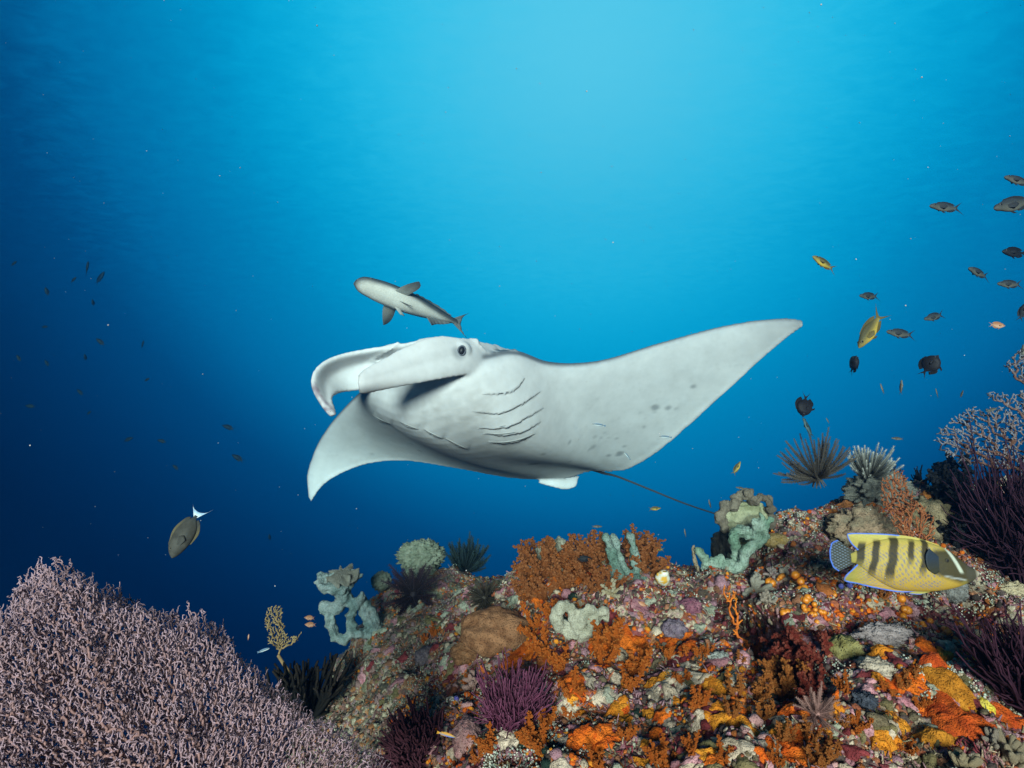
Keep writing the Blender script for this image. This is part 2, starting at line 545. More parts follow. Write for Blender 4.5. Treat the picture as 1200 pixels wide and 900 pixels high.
    for i, p in enumerate(src):
        kd.insert(p, i)
    kd.balance()
    dors = np.zeros(len(Vr))
    for i, p in enumerate(Vr):
        dors[i] = -ff[kd.find(p)[1]] @ Nr[i]
    dors = np.where(np.abs(dors) < 1e-9, 0, np.clip(dors * 1.8 + .35, 0, 1))
    white, slate = np.array([.585, .58, .59]), np.array([.045, .055, .07])
    col = white + (slate - white) * dors[:, None]
    kl = KDTree(len(Lq) * 4); edge = interp(np.arange(len(Lq)), Lq, np.linspace(0, len(Lq) - 1, len(Lq) * 4))
    for i, p in enumerate(edge):
        kl.insert(p, i)
    kl.balance()
    de = np.array([kl.find(p)[2] for p in Vr])
    w = np.clip((.05 - de) / .05, 0, 1) ** 1.6 * .42
    col = col + (np.array([.17, .20, .25]) - col) * w[:, None]
    w = np.clip((.013 - de) / .006, 0, 1) * .8
    col = col + (np.array([.06, .07, .085]) - col) * w[:, None]
    n1 = fbm(Vr * 9, 4, 3); n2 = fbm(Vr * 45, 3, 9)
    col *= (1 - 0.035 * np.clip(n1, -.3, 1) - 0.035 * np.abs(n2))[:, None]
    pxs = np.array([to_px(p) for p in Vr])
    bvh = BVHTree.FromPolygons([tuple(p) for p in Vr], [tuple(f) for f in qr] + [tuple(f) for f in tr])

    def on(px, py):
        d = Vector(at(px, py, 1)).normalized()
        h = bvh.ray_cast(Vector((0, 0, 0)), d)
        return h if h[0] is not None else (Vector(at(px, py, 2.4)), Vector((0, -1, 0)), 0, 0)
    belly = dors < .4

    def blot(px, py, r, dark, rgb=(.16, .17, .19), seed=1):
        p = np.array(on(px, py)[0])
        d = np.linalg.norm(Vr - p, axis=1) / (r * .8) + 0.55 * fbm(Vr * 28, 3, seed)
        w = np.clip((1.0 - d) * 3, 0, 1) * dark * .85 * belly
        col[:] = col + (np.array(rgb) - col) * w[:, None]
    for (x, y, r, dk) in [(625, 544, .040, .75), (668, 518, .018, .7), (723, 514, .016, .75), (732, 523, .016, .75), (714, 534, .016, .7), (726, 532, .022, .8),
                          (755, 500, .017, .75), (768, 477, .017, .8), (784, 478, .017, .75), (813, 453, .018, .75), (600, 545, .018, .4),
                          (482, 520, .016, .5), (491, 528, .018, .55), (513, 531, .014, .5), (531, 534, .014, .5), (462, 518, .012, .4), (436, 532, .012, .4)]:
        blot(x, y, r, dk, seed=int(x))
    gs = np.random.default_rng(5)
    for _ in range(17):
        t_ = gs.random()
        blot(640 + 150 * t_ + gs.normal() * 8, 541 - 66 * t_ ** 1.6 + gs.normal() * 9 - 8, gs.uniform(.006, .012), gs.uniform(.3, .65), seed=int(gs.integers(1, 999)))
    # brownish scuffing plus painted-in shade on the throat between the mouth and the gills
    for (x, y, r, dk) in [(545, 490, .13, .34), (585, 522, .13, .38), (500, 478, .12, .28), (560, 468, .10, .2), (470, 470, .08, .2)]:
        p = np.array(on(x, y)[0])
        d = np.linalg.norm(Vr - p, axis=1) / r
        w = np.clip(1 - d, 0, 1) ** .8 * dk * belly * np.clip(.6 + .7 * fbm(Vr * 75, 4, 5), 0, 1.2)
        col[:] = col + (np.array([.22, .20, .17]) - col) * np.clip(w, 0, 1)[:, None]
    # grey freckles thinning away from the leading edge, dark socket, dark mottled rim of the far fin
    fr = worley(Vr * 38, 4)[0]
    col *= (1 - .25 * np.clip((.16 - fr) * 14, 0, 1) * belly)[:, None]
    pe = at(541, 411, 1.925)
    d = np.linalg.norm(Vr - pe, axis=1)
    col = col + (np.array([.10, .12, .15]) - col) * (np.clip((.036 - d) / .012, 0, 1) * .55)[:, None]
    rim = np.array([at(x, y, z) for x, y, z in [(368, 452, 2.02), (373, 466, 2.0), (380, 477, 2.0), (388, 487, 2.0)]])
    for p in interp(np.linspace(0, 1, 4), rim, np.linspace(0, 1, 16)):
        d = np.linalg.norm(Vr - p, axis=1)
        w = np.clip((.030 - d) / .012, 0, 1) * .40 * np.clip(.6 + fbm(Vr * 90, 2, 2), 0, 1)
        col = col + (np.array([.16, .10, .14]) - col) * w[:, None]
    for p in [at(420, y, 1.775) for y in (440, 446, 452, 458)]:
        d = np.linalg.norm(Vr - p, axis=1)
        w = np.clip((.016 - d) / .008, 0, 1) * .45
        col = col + (np.array([.25, .23, .22]) - col) * w[:, None]
    root = thing("manta_ray", "large white bellied manta ray gliding above the reef with wings spread", "manta ray", at(600, 480, 2.5))
    # faint drag lines along the near fin
    fx = (pxs[:, 0] > 415) & (pxs[:, 0] < 545) & (pxs[:, 1] > 392) & (pxs[:, 1] < 464) & (pxs[:, 2] < 2.02)
    stv = fbm(np.stack([pxs[:, 0] * .012, (pxs[:, 1] + pxs[:, 0] * .28) * .22, pxs[:, 2] * 0], 1), 3, 8)
    col[fx] *= (1 - .16 * np.clip(stv[fx], 0, 1))[:, None]
    ed = np.concatenate([qr[:, [0, 1]], qr[:, [1, 2]], qr[:, [2, 3]], qr[:, [3, 0]]] + ([tr[:, [0, 1]], tr[:, [1, 2]], tr[:, [2, 0]]] if len(tr) else []))
    for _ in range(2):
        acc, cn = col * 2, np.full(len(col), 2.0)
        np.add.at(acc, ed[:, 0], col[ed[:, 1]]); np.add.at(cn, ed[:, 0], 1)
        col = acc / cn[:, None]
    body = MB(); body.add(Vr, qr, tr, np.clip(col, 0.01, 1))
    body.build("body", M_MANTA, root)
    # gill slits: overlapping skin flaps, each a thin wedge proud of the belly
    slits, far = SLITS[:5], SLITS[5:]

    def slit(pts, wd):
        k = 26
        P = interp(np.linspace(0, 1, len(pts)), np.array(pts, float), np.linspace(0, 1, k))
        rows = []
        for i, (x, y) in enumerate(P):
            w = wd * (.15 + .85 * math.sin(math.pi * (i / (k - 1))) ** .5)
            p, nn, _, _ = on(x, y); p2, n2_, _, _ = on(x - .3, y - w)
            p, p2, nn, n2_ = np.array(p), np.array(p2), np.array(nn), np.array(n2_)
            rows.append([p2 - n2_ * .002, p2 + n2_ * .0008, p + nn * .0014, p - nn * .002])
        rows = np.array(rows)
        for _ in range(12):
            rows[1:-1] = (rows[:-2] + 2 * rows[1:-1] + rows[2:]) / 4
        mbx = MB()
        mbx.add(rows.reshape(-1, 3), grid_quads(k, 4), None, np.tile(np.array([[.42, .42, .42], [.42, .42, .42], [.27, .275, .28], [.27, .275, .28]]), (k, 1)))
        return mbx.build("gill_slit", M_MANTA, root)
    for sl in slits:
        slit(sl, 1.5)
    for sl in far:
        slit(sl, 1.3)
    # eye
    mb_e = MB()
    pe, ne, _, _ = on(541, 411)
    pe, ne = np.array(pe), np.array(ne)
    fr_ = frames(ne[None])[0]
    V, T = ICO3
    Ve = V * [.0095, .0135, .008]
    up_ = norm(np.array([0.25, 0, 1.0]) - ne * ne[2]); rt = norm(np.cross(up_, ne))
    mb_e.add(pe + Ve[:, :1] * rt + Ve[:, 1:2] * up_ + Ve[:, 2:] * ne, None, T, (.012, .014, .02))
    eye = mb_e.build("eye", M_EYE, root)
    mb_l = MB()
    a = np.linspace(0, 2 * math.pi, 28, endpoint=False)
    ring = pe + (np.cos(a) * .0115)[:, None] * rt + (np.sin(a) * .0155)[:, None] * up_ + ne * .001
    ring = np.concatenate([ring, ring[:1]])
    tubes(mb_l, ring, np.full(29, .0026), 8, (.09, .10, .125))
    lid = mb_l.build("eyelid", M_MANTA, root); lid.parent = eye
    # whip tail
    mbt = MB()
    tp = [(686, 546, 2.74), (706, 554, 2.79), (725, 559, 2.82), (765, 575, 2.9), (805, 591, 2.98), (845, 604, 3.06), (872, 611, 3.1)]
    P = interp(np.linspace(0, 1, 7), np.array([at(*p) for p in tp]), np.linspace(0, 1, 40))
    tubes(mbt, P, np.interp(np.linspace(0, 1, 40), [0, .12, .3, 1], [.014, .007, .0048, .0032]), 8, (.05, .055, .065))
    mbt.build("tail", M_MANTA, root)


build_manta()

# ================================================================== REEF
def rbf(P, z, q, smooth=1e-4):
    """thin surface through control points: linear kernel + plane"""
    n = len(P)
    K = np.linalg.norm(P[:, None] - P[None], axis=2)
    A = np.zeros((n + 3, n + 3)); A[:n, :n] = K - smooth * np.eye(n) * n
    A[:n, n] = 1; A[:n, n + 1:] = P; A[n, :n] = 1; A[n + 1:, :n] = P.T
    w = np.linalg.solve(A, np.concatenate([z, np.zeros(3)]))
    out = np.zeros(len(q))
    for s in range(0, len(q), 40000):
        k = np.linalg.norm(q[s:s + 40000, None] - P[None], axis=2)
        out[s:s + 40000] = k @ w[:n] + w[n] + q[s:s + 40000] @ w[n + 1:]
    return out


ctl = [  # photo pixel and distance of points on the reef face
    (480, 900, 1.32), (560, 900, 1.2), (700, 905, 1.04), (850, 905, 0.99), (1000, 905, 0.96), (1150, 905, 0.96), (1260, 905, 1.0),
    (400, 815, 2.0), (480, 790, 1.85), (560, 800, 1.5), (700, 795, 1.3), (850, 795, 1.24), (1000, 795, 1.19), (1120, 800, 1.16), (1240, 790, 1.25),
    (420, 750, 2.35), (480, 722, 2.3), (550, 735, 1.95), (650, 712, 1.62), (760, 715, 1.55), (860, 722, 1.5), (960, 705, 1.46), (1060, 725, 1.45), (1150, 735, 1.5), (1240, 720, 1.6),
    (450, 690, 2.62), (490, 680, 2.72), (540, 674, 2.8), (590, 680, 2.7),
    (622, 655, 2.0), (680, 642, 2.0), (740, 640, 2.0), (775, 668, 1.95), (820, 672, 1.9), (860, 656, 1.85), (900, 632, 1.83), (935, 612, 1.86),
    (962, 592, 1.9), (1000, 578, 1.95), (1050, 572, 1.95), (1090, 590, 1.93), (1000, 640, 1.7), (1080, 655, 1.66), (1110, 690, 1.6),
    (1140, 640, 1.85), (1190, 640, 1.85), (1130, 575, 2.25), (1200, 560, 2.2), (1260, 540, 2.2)]
pts = [at(*c) for c in ctl]
# foreground apron under the frame and the drop behind the crests
for x in np.linspace(-0.3, 1.3, 6):
    pts.append(np.array([x, 0.62, -0.56]))
    pts.append(np.array([x, 0.2, -0.62]))
for (px, py, d) in [(622, 655, 2.0), (680, 642, 2.0), (740, 640, 2.0), (775, 668, 1.95), (820, 672, 1.9), (860, 656, 1.85), (900, 632, 1.83),
                    (962, 592, 1.9), (1000, 578, 1.95), (1050, 572, 1.95), (1130, 575, 2.25), (1200, 560, 2.2), (1260, 540, 2.2)]:
    p = at(px, py, d)
    pts.append(p + (0.05, 0.32, -0.16)); pts.append(p + (0.1, 0.8, -0.6))
for (px, py, d) in [(450, 690, 2.62), (490, 680, 2.72), (540, 674, 2.8), (590, 680, 2.7)]:
    p = at(px, py, d)
    pts.append(p + (-0.05, 0.4, -0.22)); pts.append(p + (-0.1, 1.0, -0.75))
for (px, py, d, dx) in [(400, 815, 2.0, -.2), (420, 750, 2.35, -.16), (450, 690, 2.62, -.2), (480, 900, 1.32, -.3)]:
    p = at(px, py, d)
    pts.append(p + (dx, 0.0, -0.34)); pts.append(p + (dx - .4, 0.1, -1.2)); pts.append(p + (dx - 1.1, 0.2, -2.0))
pts = np.array(pts)
xs = np.linspace(-1.7, 2.2, 530)
ys = np.concatenate([np.linspace(0.25, 0.8, 36)[:-1], np.linspace(0.8, 2.3, 236)[:-1], np.linspace(2.3, 4.0, 90)])
GX, GY = np.meshgrid(xs, ys, indexing='ij')
Q = np.stack([GX.ravel(), GY.ravel()], 1)
Z = rbf(pts[:, :2], pts[:, 2], Q)
Z = np.maximum(Z, -3.0)
P3 = np.stack([Q[:, 0], Q[:, 1], Z], 1)


def grid_normals(P):
    G = P.reshape(len(xs), len(ys), 3)
    n = np.cross(np.gradient(G, axis=0), np.gradient(G, axis=1))
    return norm(n.reshape(-1, 3))


nr = grid_normals(P3)
d1 = worley(P3 * 5.5 + 0.35 * np.stack([vnoise(P3 * 7, k) for k in (1, 2, 3)], 1), 21)[0]
P3 = P3 + nr * (0.065 * (0.55 - d1) + 0.025 * fbm(P3 * 6, 3, 31))[:, None]
nr = grid_normals(P3)
wob = 0.3 * np.stack([vnoise(P3 * 30, k) for k in (4, 5, 6)], 1)
d2, id2 = worley(P3 * 17 + wob, 22)
d3, id3 = worley(P3 * 42 + wob * 1.5, 23)
P3 = P3 + nr * (0.022 * (0.55 - d2) * (.4 + id2) + 0.011 * (0.55 - d3) * (.3 + id3) + 0.006 * fbm(P3 * 60, 3, 33))[:, None]
# the dark hole in the face
hole = at(886, 735, 1.46)
for (px, py, d, rx, rz, dep) in [(884, 738, 1.46, .042, .055, .30), (890, 752, 1.42, .045, .03, .22), (1120, 705, 1.62, .10, .05, .2)]:
    hp = at(px, py, d)
    w = np.exp(-(((P3[:, 0] - hp[0]) / rx) ** 2 + ((P3[:, 2] - hp[2]) / rz) ** 2) ** 2) * (np.abs(P3[:, 1] - hp[1]) < .3)
    P3 = P3 + w[:, None] * np.array([.02, dep, -.05])


def reef_material():
    m = bpy.data.materials.new("living_reef_rock"); m.use_nodes = True
    t = m.node_tree; n, l = t.nodes.new, t.links.new
    b = t.nodes["Principled BSDF"]; b.inputs["Roughness"].default_value = .8; b.inputs["Specular IOR Level"].default_value = .2
    tcn = n("ShaderNodeTexCoord")
    dn = n("ShaderNodeTexNoise"); dn.inputs["Scale"].default_value = 35; dn.inputs["Detail"].default_value = 4
    l(tcn.outputs["Object"], dn.inputs["Vector"])
    ds = n("ShaderNodeVectorMath"); ds.operation = 'MULTIPLY_ADD'; ds.inputs[1].default_value = (.035, .035, .035)
    l(dn.outputs["Color"], ds.inputs[0]); l(tcn.outputs["Object"], ds.inputs[2])

    def cells(scale, pal, rnd=1.0):
        v = n("ShaderNodeTexVoronoi"); v.inputs["Scale"].default_value = scale; v.inputs["Randomness"].default_value = rnd
        l(ds.outputs[0], v.inputs["Vector"])
        sp = n("ShaderNodeSeparateColor"); l(v.outputs["Color"], sp.inputs[0])
        r = n("ShaderNodeValToRGB"); r.color_ramp.interpolation = 'CONSTANT'
        e = r.color_ramp.elements
        while len(e) < len(pal):
            e.new(.5)
        for i, (el, c) in enumerate(zip(e, pal)):
            el.position = i / len(pal); el.color = (*c, 1)
        l(sp.outputs[0], r.inputs[0])
        return v, r
    pal1 = [(.40, .32, .23), (.16, .045, .05), (.34, .17, .18), (.17, .15, .09), (.34, .13, .05), (.09, .065, .05), (.45, .35, .26), (.25, .13, .15), (.30, .09, .045), (.22, .06, .06)]
    pal2 = [(.15, .035, .04), (.48, .39, .29), (.38, .17, .20), (.07, .05, .04), (.42, .13, .03), (.30, .18, .21), (.18, .06, .06), (.10, .09, .06), (.40, .29, .20), (.50, .13, .03)]
    v1, r1 = cells(22, pal1)
    v2, r2 = cells(75, pal2)
    mk = n("ShaderNodeTexNoise"); mk.inputs["Scale"].default_value = 16; mk.inputs["Detail"].default_value = 4
    l(tcn.outputs["Object"], mk.inputs["Vector"])
    mkr = n("ShaderNodeMapRange"); mkr.inputs["From Min"].default_value = .42; mkr.inputs["From Max"].default_value = .52
    l(mk.outputs["Fac"], mkr.inputs["Value"])
    mx = n("ShaderNodeMix"); mx.data_type = 'RGBA'
    l(mkr.outputs[0], mx.inputs["Factor"]); l(r1.outputs[0], mx.inputs[6]); l(r2.outputs[0], mx.inputs[7])
    # light falloff and water tint painted into the left ridge's colour: olive grey
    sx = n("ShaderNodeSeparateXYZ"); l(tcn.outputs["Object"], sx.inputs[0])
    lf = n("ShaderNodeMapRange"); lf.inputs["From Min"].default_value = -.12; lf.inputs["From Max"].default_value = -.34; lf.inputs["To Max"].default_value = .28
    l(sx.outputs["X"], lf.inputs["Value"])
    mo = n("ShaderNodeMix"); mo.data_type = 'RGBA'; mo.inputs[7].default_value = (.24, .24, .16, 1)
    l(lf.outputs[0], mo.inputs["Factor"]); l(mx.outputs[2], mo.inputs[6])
    gr = n("ShaderNodeTexNoise"); gr.inputs["Scale"].default_value = 160; gr.inputs["Detail"].default_value = 6; gr.inputs["Roughness"].default_value = .75
    l(tcn.outputs["Object"], gr.inputs["Vector"])
    gm = n("ShaderNodeMapRange"); gm.inputs["From Min"].default_value = .3; gm.inputs["From Max"].default_value = .7
    gm.inputs["To Min"].default_value = .45; gm.inputs["To Max"].default_value = 1.45
    l(gr.outputs["Fac"], gm.inputs["Value"])
    sc = n("ShaderNodeVectorMath"); sc.operation = 'SCALE'
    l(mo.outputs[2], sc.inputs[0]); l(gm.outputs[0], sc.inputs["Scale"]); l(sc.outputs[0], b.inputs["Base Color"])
    ad = n("ShaderNodeMath"); ad.operation = 'MULTIPLY_ADD'; ad.inputs[1].default_value = -.6
    l(v2.outputs["Distance"], ad.inputs[0]); l(gr.outputs["Fac"], ad.inputs[2])
    bp = n("ShaderNodeBump"); bp.inputs["Strength"].default_value = .9; bp.inputs["Distance"].default_value = .006
    l(ad.outputs[0], bp.inputs["Height"]); l(bp.outputs[0], b.inputs["Normal"])
    return m


mbr = MB()
rq = grid_quads(len(xs), len(ys))
mbr.add(P3, rq)
reef = mbr.build("reef", reef_material())
reef["kind"] = "structure"
BV = BVHTree.FromPolygons([tuple(p) for p in P3], [tuple(int(i) for i in f) for f in rq])
NRM = grid_normals(P3)


def hit(px, py):
    d = Vector(at(px, py, 1)).normalized()
    h = BV.ray_cast(Vector((0, 0, 0)), d)
    if h[0] is None:
        return None
    nn = h[1]
    if nn.dot(d) > 0:
        nn = -nn
    return np.array(h[0]), np.array(nn)


def spot(px, py, d=None):
    """point and smoothed normal on the reef at a photo pixel (searching downwards from the crest if the ray misses)"""
    for k in range(60):
        h = hit(px, py + k * 1.5)
        if h is not None and (d is None or h[0][1] < d + .6):
            p = h[0]
            ns = [hit(px + a, py + k * 1.5 + b) for a, b in ((-8, 4), (8, 4), (0, 10), (0, 0))]
            nn = norm(sum([x[1] for x in ns if x is not None]))
            return p, nn
    return at(px, py, d or 2.0), np.array([0, -.5, .86])

# ================================================================== GROWTHS ON THE REEF
def basis(nn, spin=0.0, up=None):
    """matrix columns (right, fwd, up) with up along nn"""
    nn = norm(nn)
    ref = np.array([0, -1.0, 0]) if abs(nn[1]) < .9 else np.array([1.0, 0, 0])
    r = norm(np.cross(ref, nn)); f = np.cross(nn, r)
    c, s = math.cos(spin), math.sin(spin)
    return np.stack([r * c + f * s, -r * s + f * c, nn], 1)


def place(me, name, p, nn, size, spin, mat, label, cat, group=None, tilt_up=0.5, sc=(1, 1, 1)):
    o = bpy.data.objects.new(name, me)
    if not me.materials:
        me.materials.append(mat)
    up = norm(np.asarray(nn) * (1 - tilt_up) + np.array([0, 0, 1.0]) * tilt_up)
    B = basis(up, spin) * (size * np.asarray(sc))[None, :]
    M = np.eye(4); M[:3, :3] = B; M[:3, 3] = p
    o.matrix_world = Matrix(M.tolist())
    C.objects.link(o)
    tag(o, label, cat, group)
    return o


MARKS = [((732, 665), "beside the mint finger sponge"), ((860, 650), "near the pale green antler sponge"), ((680, 728), "around the cream folded leather coral"), ((886, 738), "next to the dark hole"),
         ((1060, 660), "under the angelfish"), ((605, 815), "beside the deep purple twiggy bush"), ((580, 738), "next to the large brown mound sponge"), ((950, 765), "beside the brick red soft corals"),
         ((1120, 840), "beside the big deep red sponge sheet"), ((485, 860), "beside the dark maroon bush"), ((1030, 785), "near the cream bumpy coral lump"), ((640, 660), "at the outer end of the rusty crest"),
         ((778, 678), "near the white and yellow sea squirt"), ((800, 725), "beside the mauve coral mound"), ((955, 842), "beside the dull pinkish feather star"), ((487, 704), "by the black maroon feather star"),
         ((1013, 822), "beside the blue black beaded cushion"), ((843, 775), "beside the silvery beaded cushion"), ((548, 868), "beside the pink knobbly lump"), ((553, 805), "near the pink finger coral"),
         ((440, 745), "under the looping antler sponge"), ((540, 690), "under the black green feather star"), ((870, 853), "beside the widest golden crust"), ((709, 866), "between the lowest red orange crusts"),
         ((1186, 885), "beside the beige branching coral"), ((1010, 600), "on the knoll under the feather stars"), ((640, 790), "among the tallest bright orange tufts")]


def near(px, py):
    return min(MARKS, key=lambda m: (m[0][0] - px) ** 2 + (m[0][1] - py) ** 2)[1]


# ---------------------------------------------------------------- sea fans
def inside(poly, P):
    x, y = P[:, 0], P[:, 1]; r = np.zeros(len(P), bool)
    n = len(poly); j = n - 1
    for i in range(n):
        xi, yi = poly[i]; xj, yj = poly[j]
        c = ((yi > y) != (yj > y)) & (x < (xj - xi) * (y - yi) / (yj - yi + 1e-12) + xi)
        r ^= c; j = i
    return r


def fan_layer(mb, uv_poly, base, sp, to3d, r_tip, tipc, stemc, depth=0.012, seed=0, rmax=6.0, twig=1.0, n=5, radial=0.3, expo=.22):
    """one branching sheet: random points joined outward from the holdfast, thick where many twigs hang on"""
    g = np.random.default_rng(seed)
    lo, hi = np.min(uv_poly, 0), np.max(uv_poly, 0)
    gx, gy = np.meshgrid(np.arange(lo[0], hi[0], sp), np.arange(lo[1], hi[1], sp * .87))
    gx[1::2] += sp / 2
    P = np.stack([gx.ravel(), gy.ravel()], 1) + g.uniform(-.42, .42, (gx.size, 2)) * sp
    P = P[inside(uv_poly, P)]
    ragged = g.random(len(P)) > .04
    P = P[ragged]
    key = np.linalg.norm(P - base, axis=1) + g.normal(size=len(P)) * sp * .5
    P = P[np.argsort(key)]
    P = np.concatenate([[base], P])
    cell = {}; cs = sp * 2.2; par = np.full(len(P), -1)
    dirs = np.zeros((len(P), 2))
    rad = norm(P - base)

    def put(i):
        cell.setdefault((int(P[i, 0] // cs), int(P[i, 1] // cs)), []).append(i)
    put(0)
    for i in range(1, len(P)):
        ci, cj = int(P[i, 0] // cs), int(P[i, 1] // cs)
        best, bj = 1e9, 0
        for rr in (1, 2):
            for a in range(ci - rr, ci + rr + 1):
                for b in range(cj - rr, cj + rr + 1):
                    for j in cell.get((a, b), ()):
                        dx, dy = P[i, 0] - P[j, 0], P[i, 1] - P[j, 1]
                        d = math.hypot(dx, dy) + 1e-9
                        # prefer carrying on in the direction the branch already has, and outward growth
                        al = (dx * dirs[j, 0] + dy * dirs[j, 1]) / d
                        ra = (dx * rad[i, 0] + dy * rad[i, 1]) / d
                        cost = d * (1.45 - .30 * al - radial * ra)
                        if cost < best:
                            best, bj = cost, j
            if best < 1e8:
                break
        par[i] = bj
        v = P[i] - P[bj]
        dirs[i] = v / (np.linalg.norm(v) + 1e-9)
        put(i)
    cnt = np.ones(len(P))
    for i in range(len(P) - 1, 0, -1):
        cnt[par[i]] += cnt[i]
    r = r_tip * np.minimum(cnt ** expo, rmax)
    wz = depth * (fbm(np.concatenate([P / sp * .10, np.full((len(P), 1), seed)], 1), 3, seed) + .35 * g.normal(size=len(P)))
    X = to3d(P, wz)
    i = np.arange(1, len(P)); j = par[1:]
    A, B = X[j], X[i]
    ln = np.linalg.norm(B - A, axis=1, keepdims=True)
    ok = ln[:, 0] < sp * 6 * (np.linalg.norm(X[1] - X[0]) / max(np.linalg.norm(P[1] - P[0]), 1e-9))
    Mi = (A + B) / 2 + g.normal(size=A.shape) * ln * .10
    PP = np.stack([A, Mi, B], 1)[ok]
    ri = r[i]; rj = np.minimum(r[j], ri * 1.35)
    RR = np.stack([rj, (ri + rj) / 2, ri * .92], 1)[ok]
    w = np.clip((cnt[i] ** expo - 1) / (rmax - 1), 0, 1)[:, None] ** .55
    col = (np.asarray(tipc) * (1 - w) + np.asarray(stemc) * w) * g.uniform(.8, 1.15, (len(i), 1))
    tubes(mb, PP, RR, n, col[ok])
    # short side twigs leaving the sheet
    nt_ = int(len(P) * twig)
    k = g.integers(1, len(P), nt_)
    L0 = np.median(ln)
    d = norm(g.normal(size=(nt_, 3)) + np.array([0, -.35, .3])) * (L0 * g.uniform(.45, .95, (nt_, 1)))
    S = X[k]
    PP = np.stack([S, S + d * .5 + g.normal(size=d.shape) * L0 * .08, S + d], 1)
    RR = np.tile(np.array([[1.0, .95, .75]]) * r_tip, (nt_, 1))
    tubes(mb, PP, RR, n, np.asarray(tipc) * g.uniform(.85, 1.2, (nt_, 1)))


def plane_map(pa, pb, pc):
    """three (px,py,d) points span a plane; returns px->uv and uv->3d (with offset towards the camera)"""
    A, B, Cc = at(*pa), at(*pb), at(*pc)
    e1 = norm(B - A); nn = norm(np.cross(B - A, Cc - A)); e2 = np.cross(nn, e1)
    if nn[1] > 0:
        nn = -nn

    def uv(px, py):
        d = at(px, py, 1.0)
        t = (A @ nn) / (d @ nn)
        w = d * t - A
        return [w @ e1, w @ e2]

    def to3(P, w):
        return A + P[:, :1] * e1 + P[:, 1:] * e2 + w[:, None] * nn
    return uv, to3


# the big pink fan: three overlapping sheets from one holdfast
def big_fan():
    root = thing("sea_fan", "huge pale pink sea fan with finely netted branches filling the slope below the surgeonfish", "sea fan", at(250, 1010, .80))
    out = [(-60, 735), (-30, 716), (0, 711), (10, 716), (17, 712), (14, 690), (30, 672), (52, 664), (72, 664), (100, 676), (125, 690), (160, 700), (182, 716),
           (205, 722), (222, 717), (240, 726), (258, 733), (272, 752), (292, 778), (320, 800), (350, 825), (386, 842), (402, 858), (425, 872), (448, 890), (470, 915), (480, 990), (-60, 990)]
    layers = [((60, 665, .98), (430, 880, .92), (200, 990, .74), 0, 0, 1), ((60, 665, .94), (430, 880, .88), (200, 990, .72), -6, 12, 2), ((60, 665, 1.03), (430, 880, .97), (200, 990, .79), 3, 5, 3)]
    for a, b, c, ox, oy, sd in layers:
        uv, to3 = plane_map(a, b, c)
        g = np.random.default_rng(sd + 40)
        oo = np.array(out, float); seg = np.cumsum(np.r_[0, np.linalg.norm(np.diff(oo, axis=0), axis=1)])
        tq = np.arange(0, seg[-1], 6.0)
        ox_, oy_ = np.interp(tq, seg, oo[:, 0]), np.interp(tq, seg, oo[:, 1])
        jag = np.where(g.random(len(tq)) < .5, g.uniform(-12, -2, len(tq)), g.uniform(0, 9, len(tq)))
        poly = np.array([uv(x + ox + g.uniform(-4, 4) - .4 * j_ * (x < 30), y + oy + j_) for x, y, j_ in zip(ox_, oy_, jag)])
        mb = MB()
        fan_layer(mb, poly, np.array(uv(265 + ox * 3, 1040)), (.0039, .0039, .0052)[sd - 1], to3, .00076, (.37, .26, .305), (.27, .155, .145), .012, sd, 2.5, .85, 3, expo=.155)
        mb.build("branches", M_FAN, root)
    mb = MB()
    tubes(mb, np.array([at(252, 1075, .86), at(258, 1050, .83), at(265, 1025, .80)]), [.03, .018, .012], 8, (.26, .13, .10))
    mb.build("stem", M_FAN, root)


big_fan()


def small_fan(label, planes, poly, basepx, sp_px, r_tip, tipc, stemc, depth, seed, rmax=5, twig=.7, foot=None, radial=.3):
    uv, to3 = plane_map(*planes)
    d0 = planes[0][2]
    root = thing("sea_fan", label, "sea fan", at(basepx[0], basepx[1], d0))
    mb = MB()
    fan_layer(mb, np.array([uv(x, y) for x, y in poly]), np.array(uv(*basepx)), sp_px / F * d0, to3, r_tip, tipc, stemc, depth, seed, rmax, twig, 5, radial)
    mb.build("branches", M_FAN, root)
    b3 = to3(np.array([uv(*basepx)]), np.zeros(1))[0]
    if foot is None:
        h = BV.find_nearest(Vector(b3))
        foot = np.array(h[0]) - np.array([0, 0, .02])
    mb = MB()
    tubes(mb, np.array([foot, (foot + b3) / 2 + [.004, 0, .01], b3]), [r_tip * 5, r_tip * 4, r_tip * 3.6], 8, stemc)
    mb.build("stem", M_FAN, root)


small_fan("grey lilac sea fan with brown stems rising above the dark purple bush", ((1200, 560, 1.72), (1100, 510, 1.80), (1190, 420, 1.80)),
          [(1260, 385), (1222, 398), (1198, 408), (1176, 428), (1184, 440), (1202, 452), (1188, 462), (1152, 458), (1160, 467), (1182, 474), (1150, 480), (1136, 475), (1118, 490),
           (1097, 508), (1098, 522), (1112, 535), (1130, 545), (1160, 548), (1190, 552), (1230, 575), (1260, 560)], (1218, 590), 3.6, .0017, (.19, .18, .205), (.16, .07, .045), .02, 5, 2.6, 1.0)
small_fan("orange brown sea fan with long upright twigs on the knoll behind the angelfish", ((1085, 632, 1.60), (1035, 565, 1.72), (1068, 556, 1.74)),
          [(1032, 565), (1040, 556), (1052, 551), (1064, 556), (1068, 572), (1078, 588), (1090, 604), (1096, 620), (1094, 640), (1060, 640), (1046, 615), (1036, 590)],
          (1080, 642), 3.6, .0014, (.30, .10, .04), (.24, .075, .03), .012, 6, 2.0, .8, radial=.6)
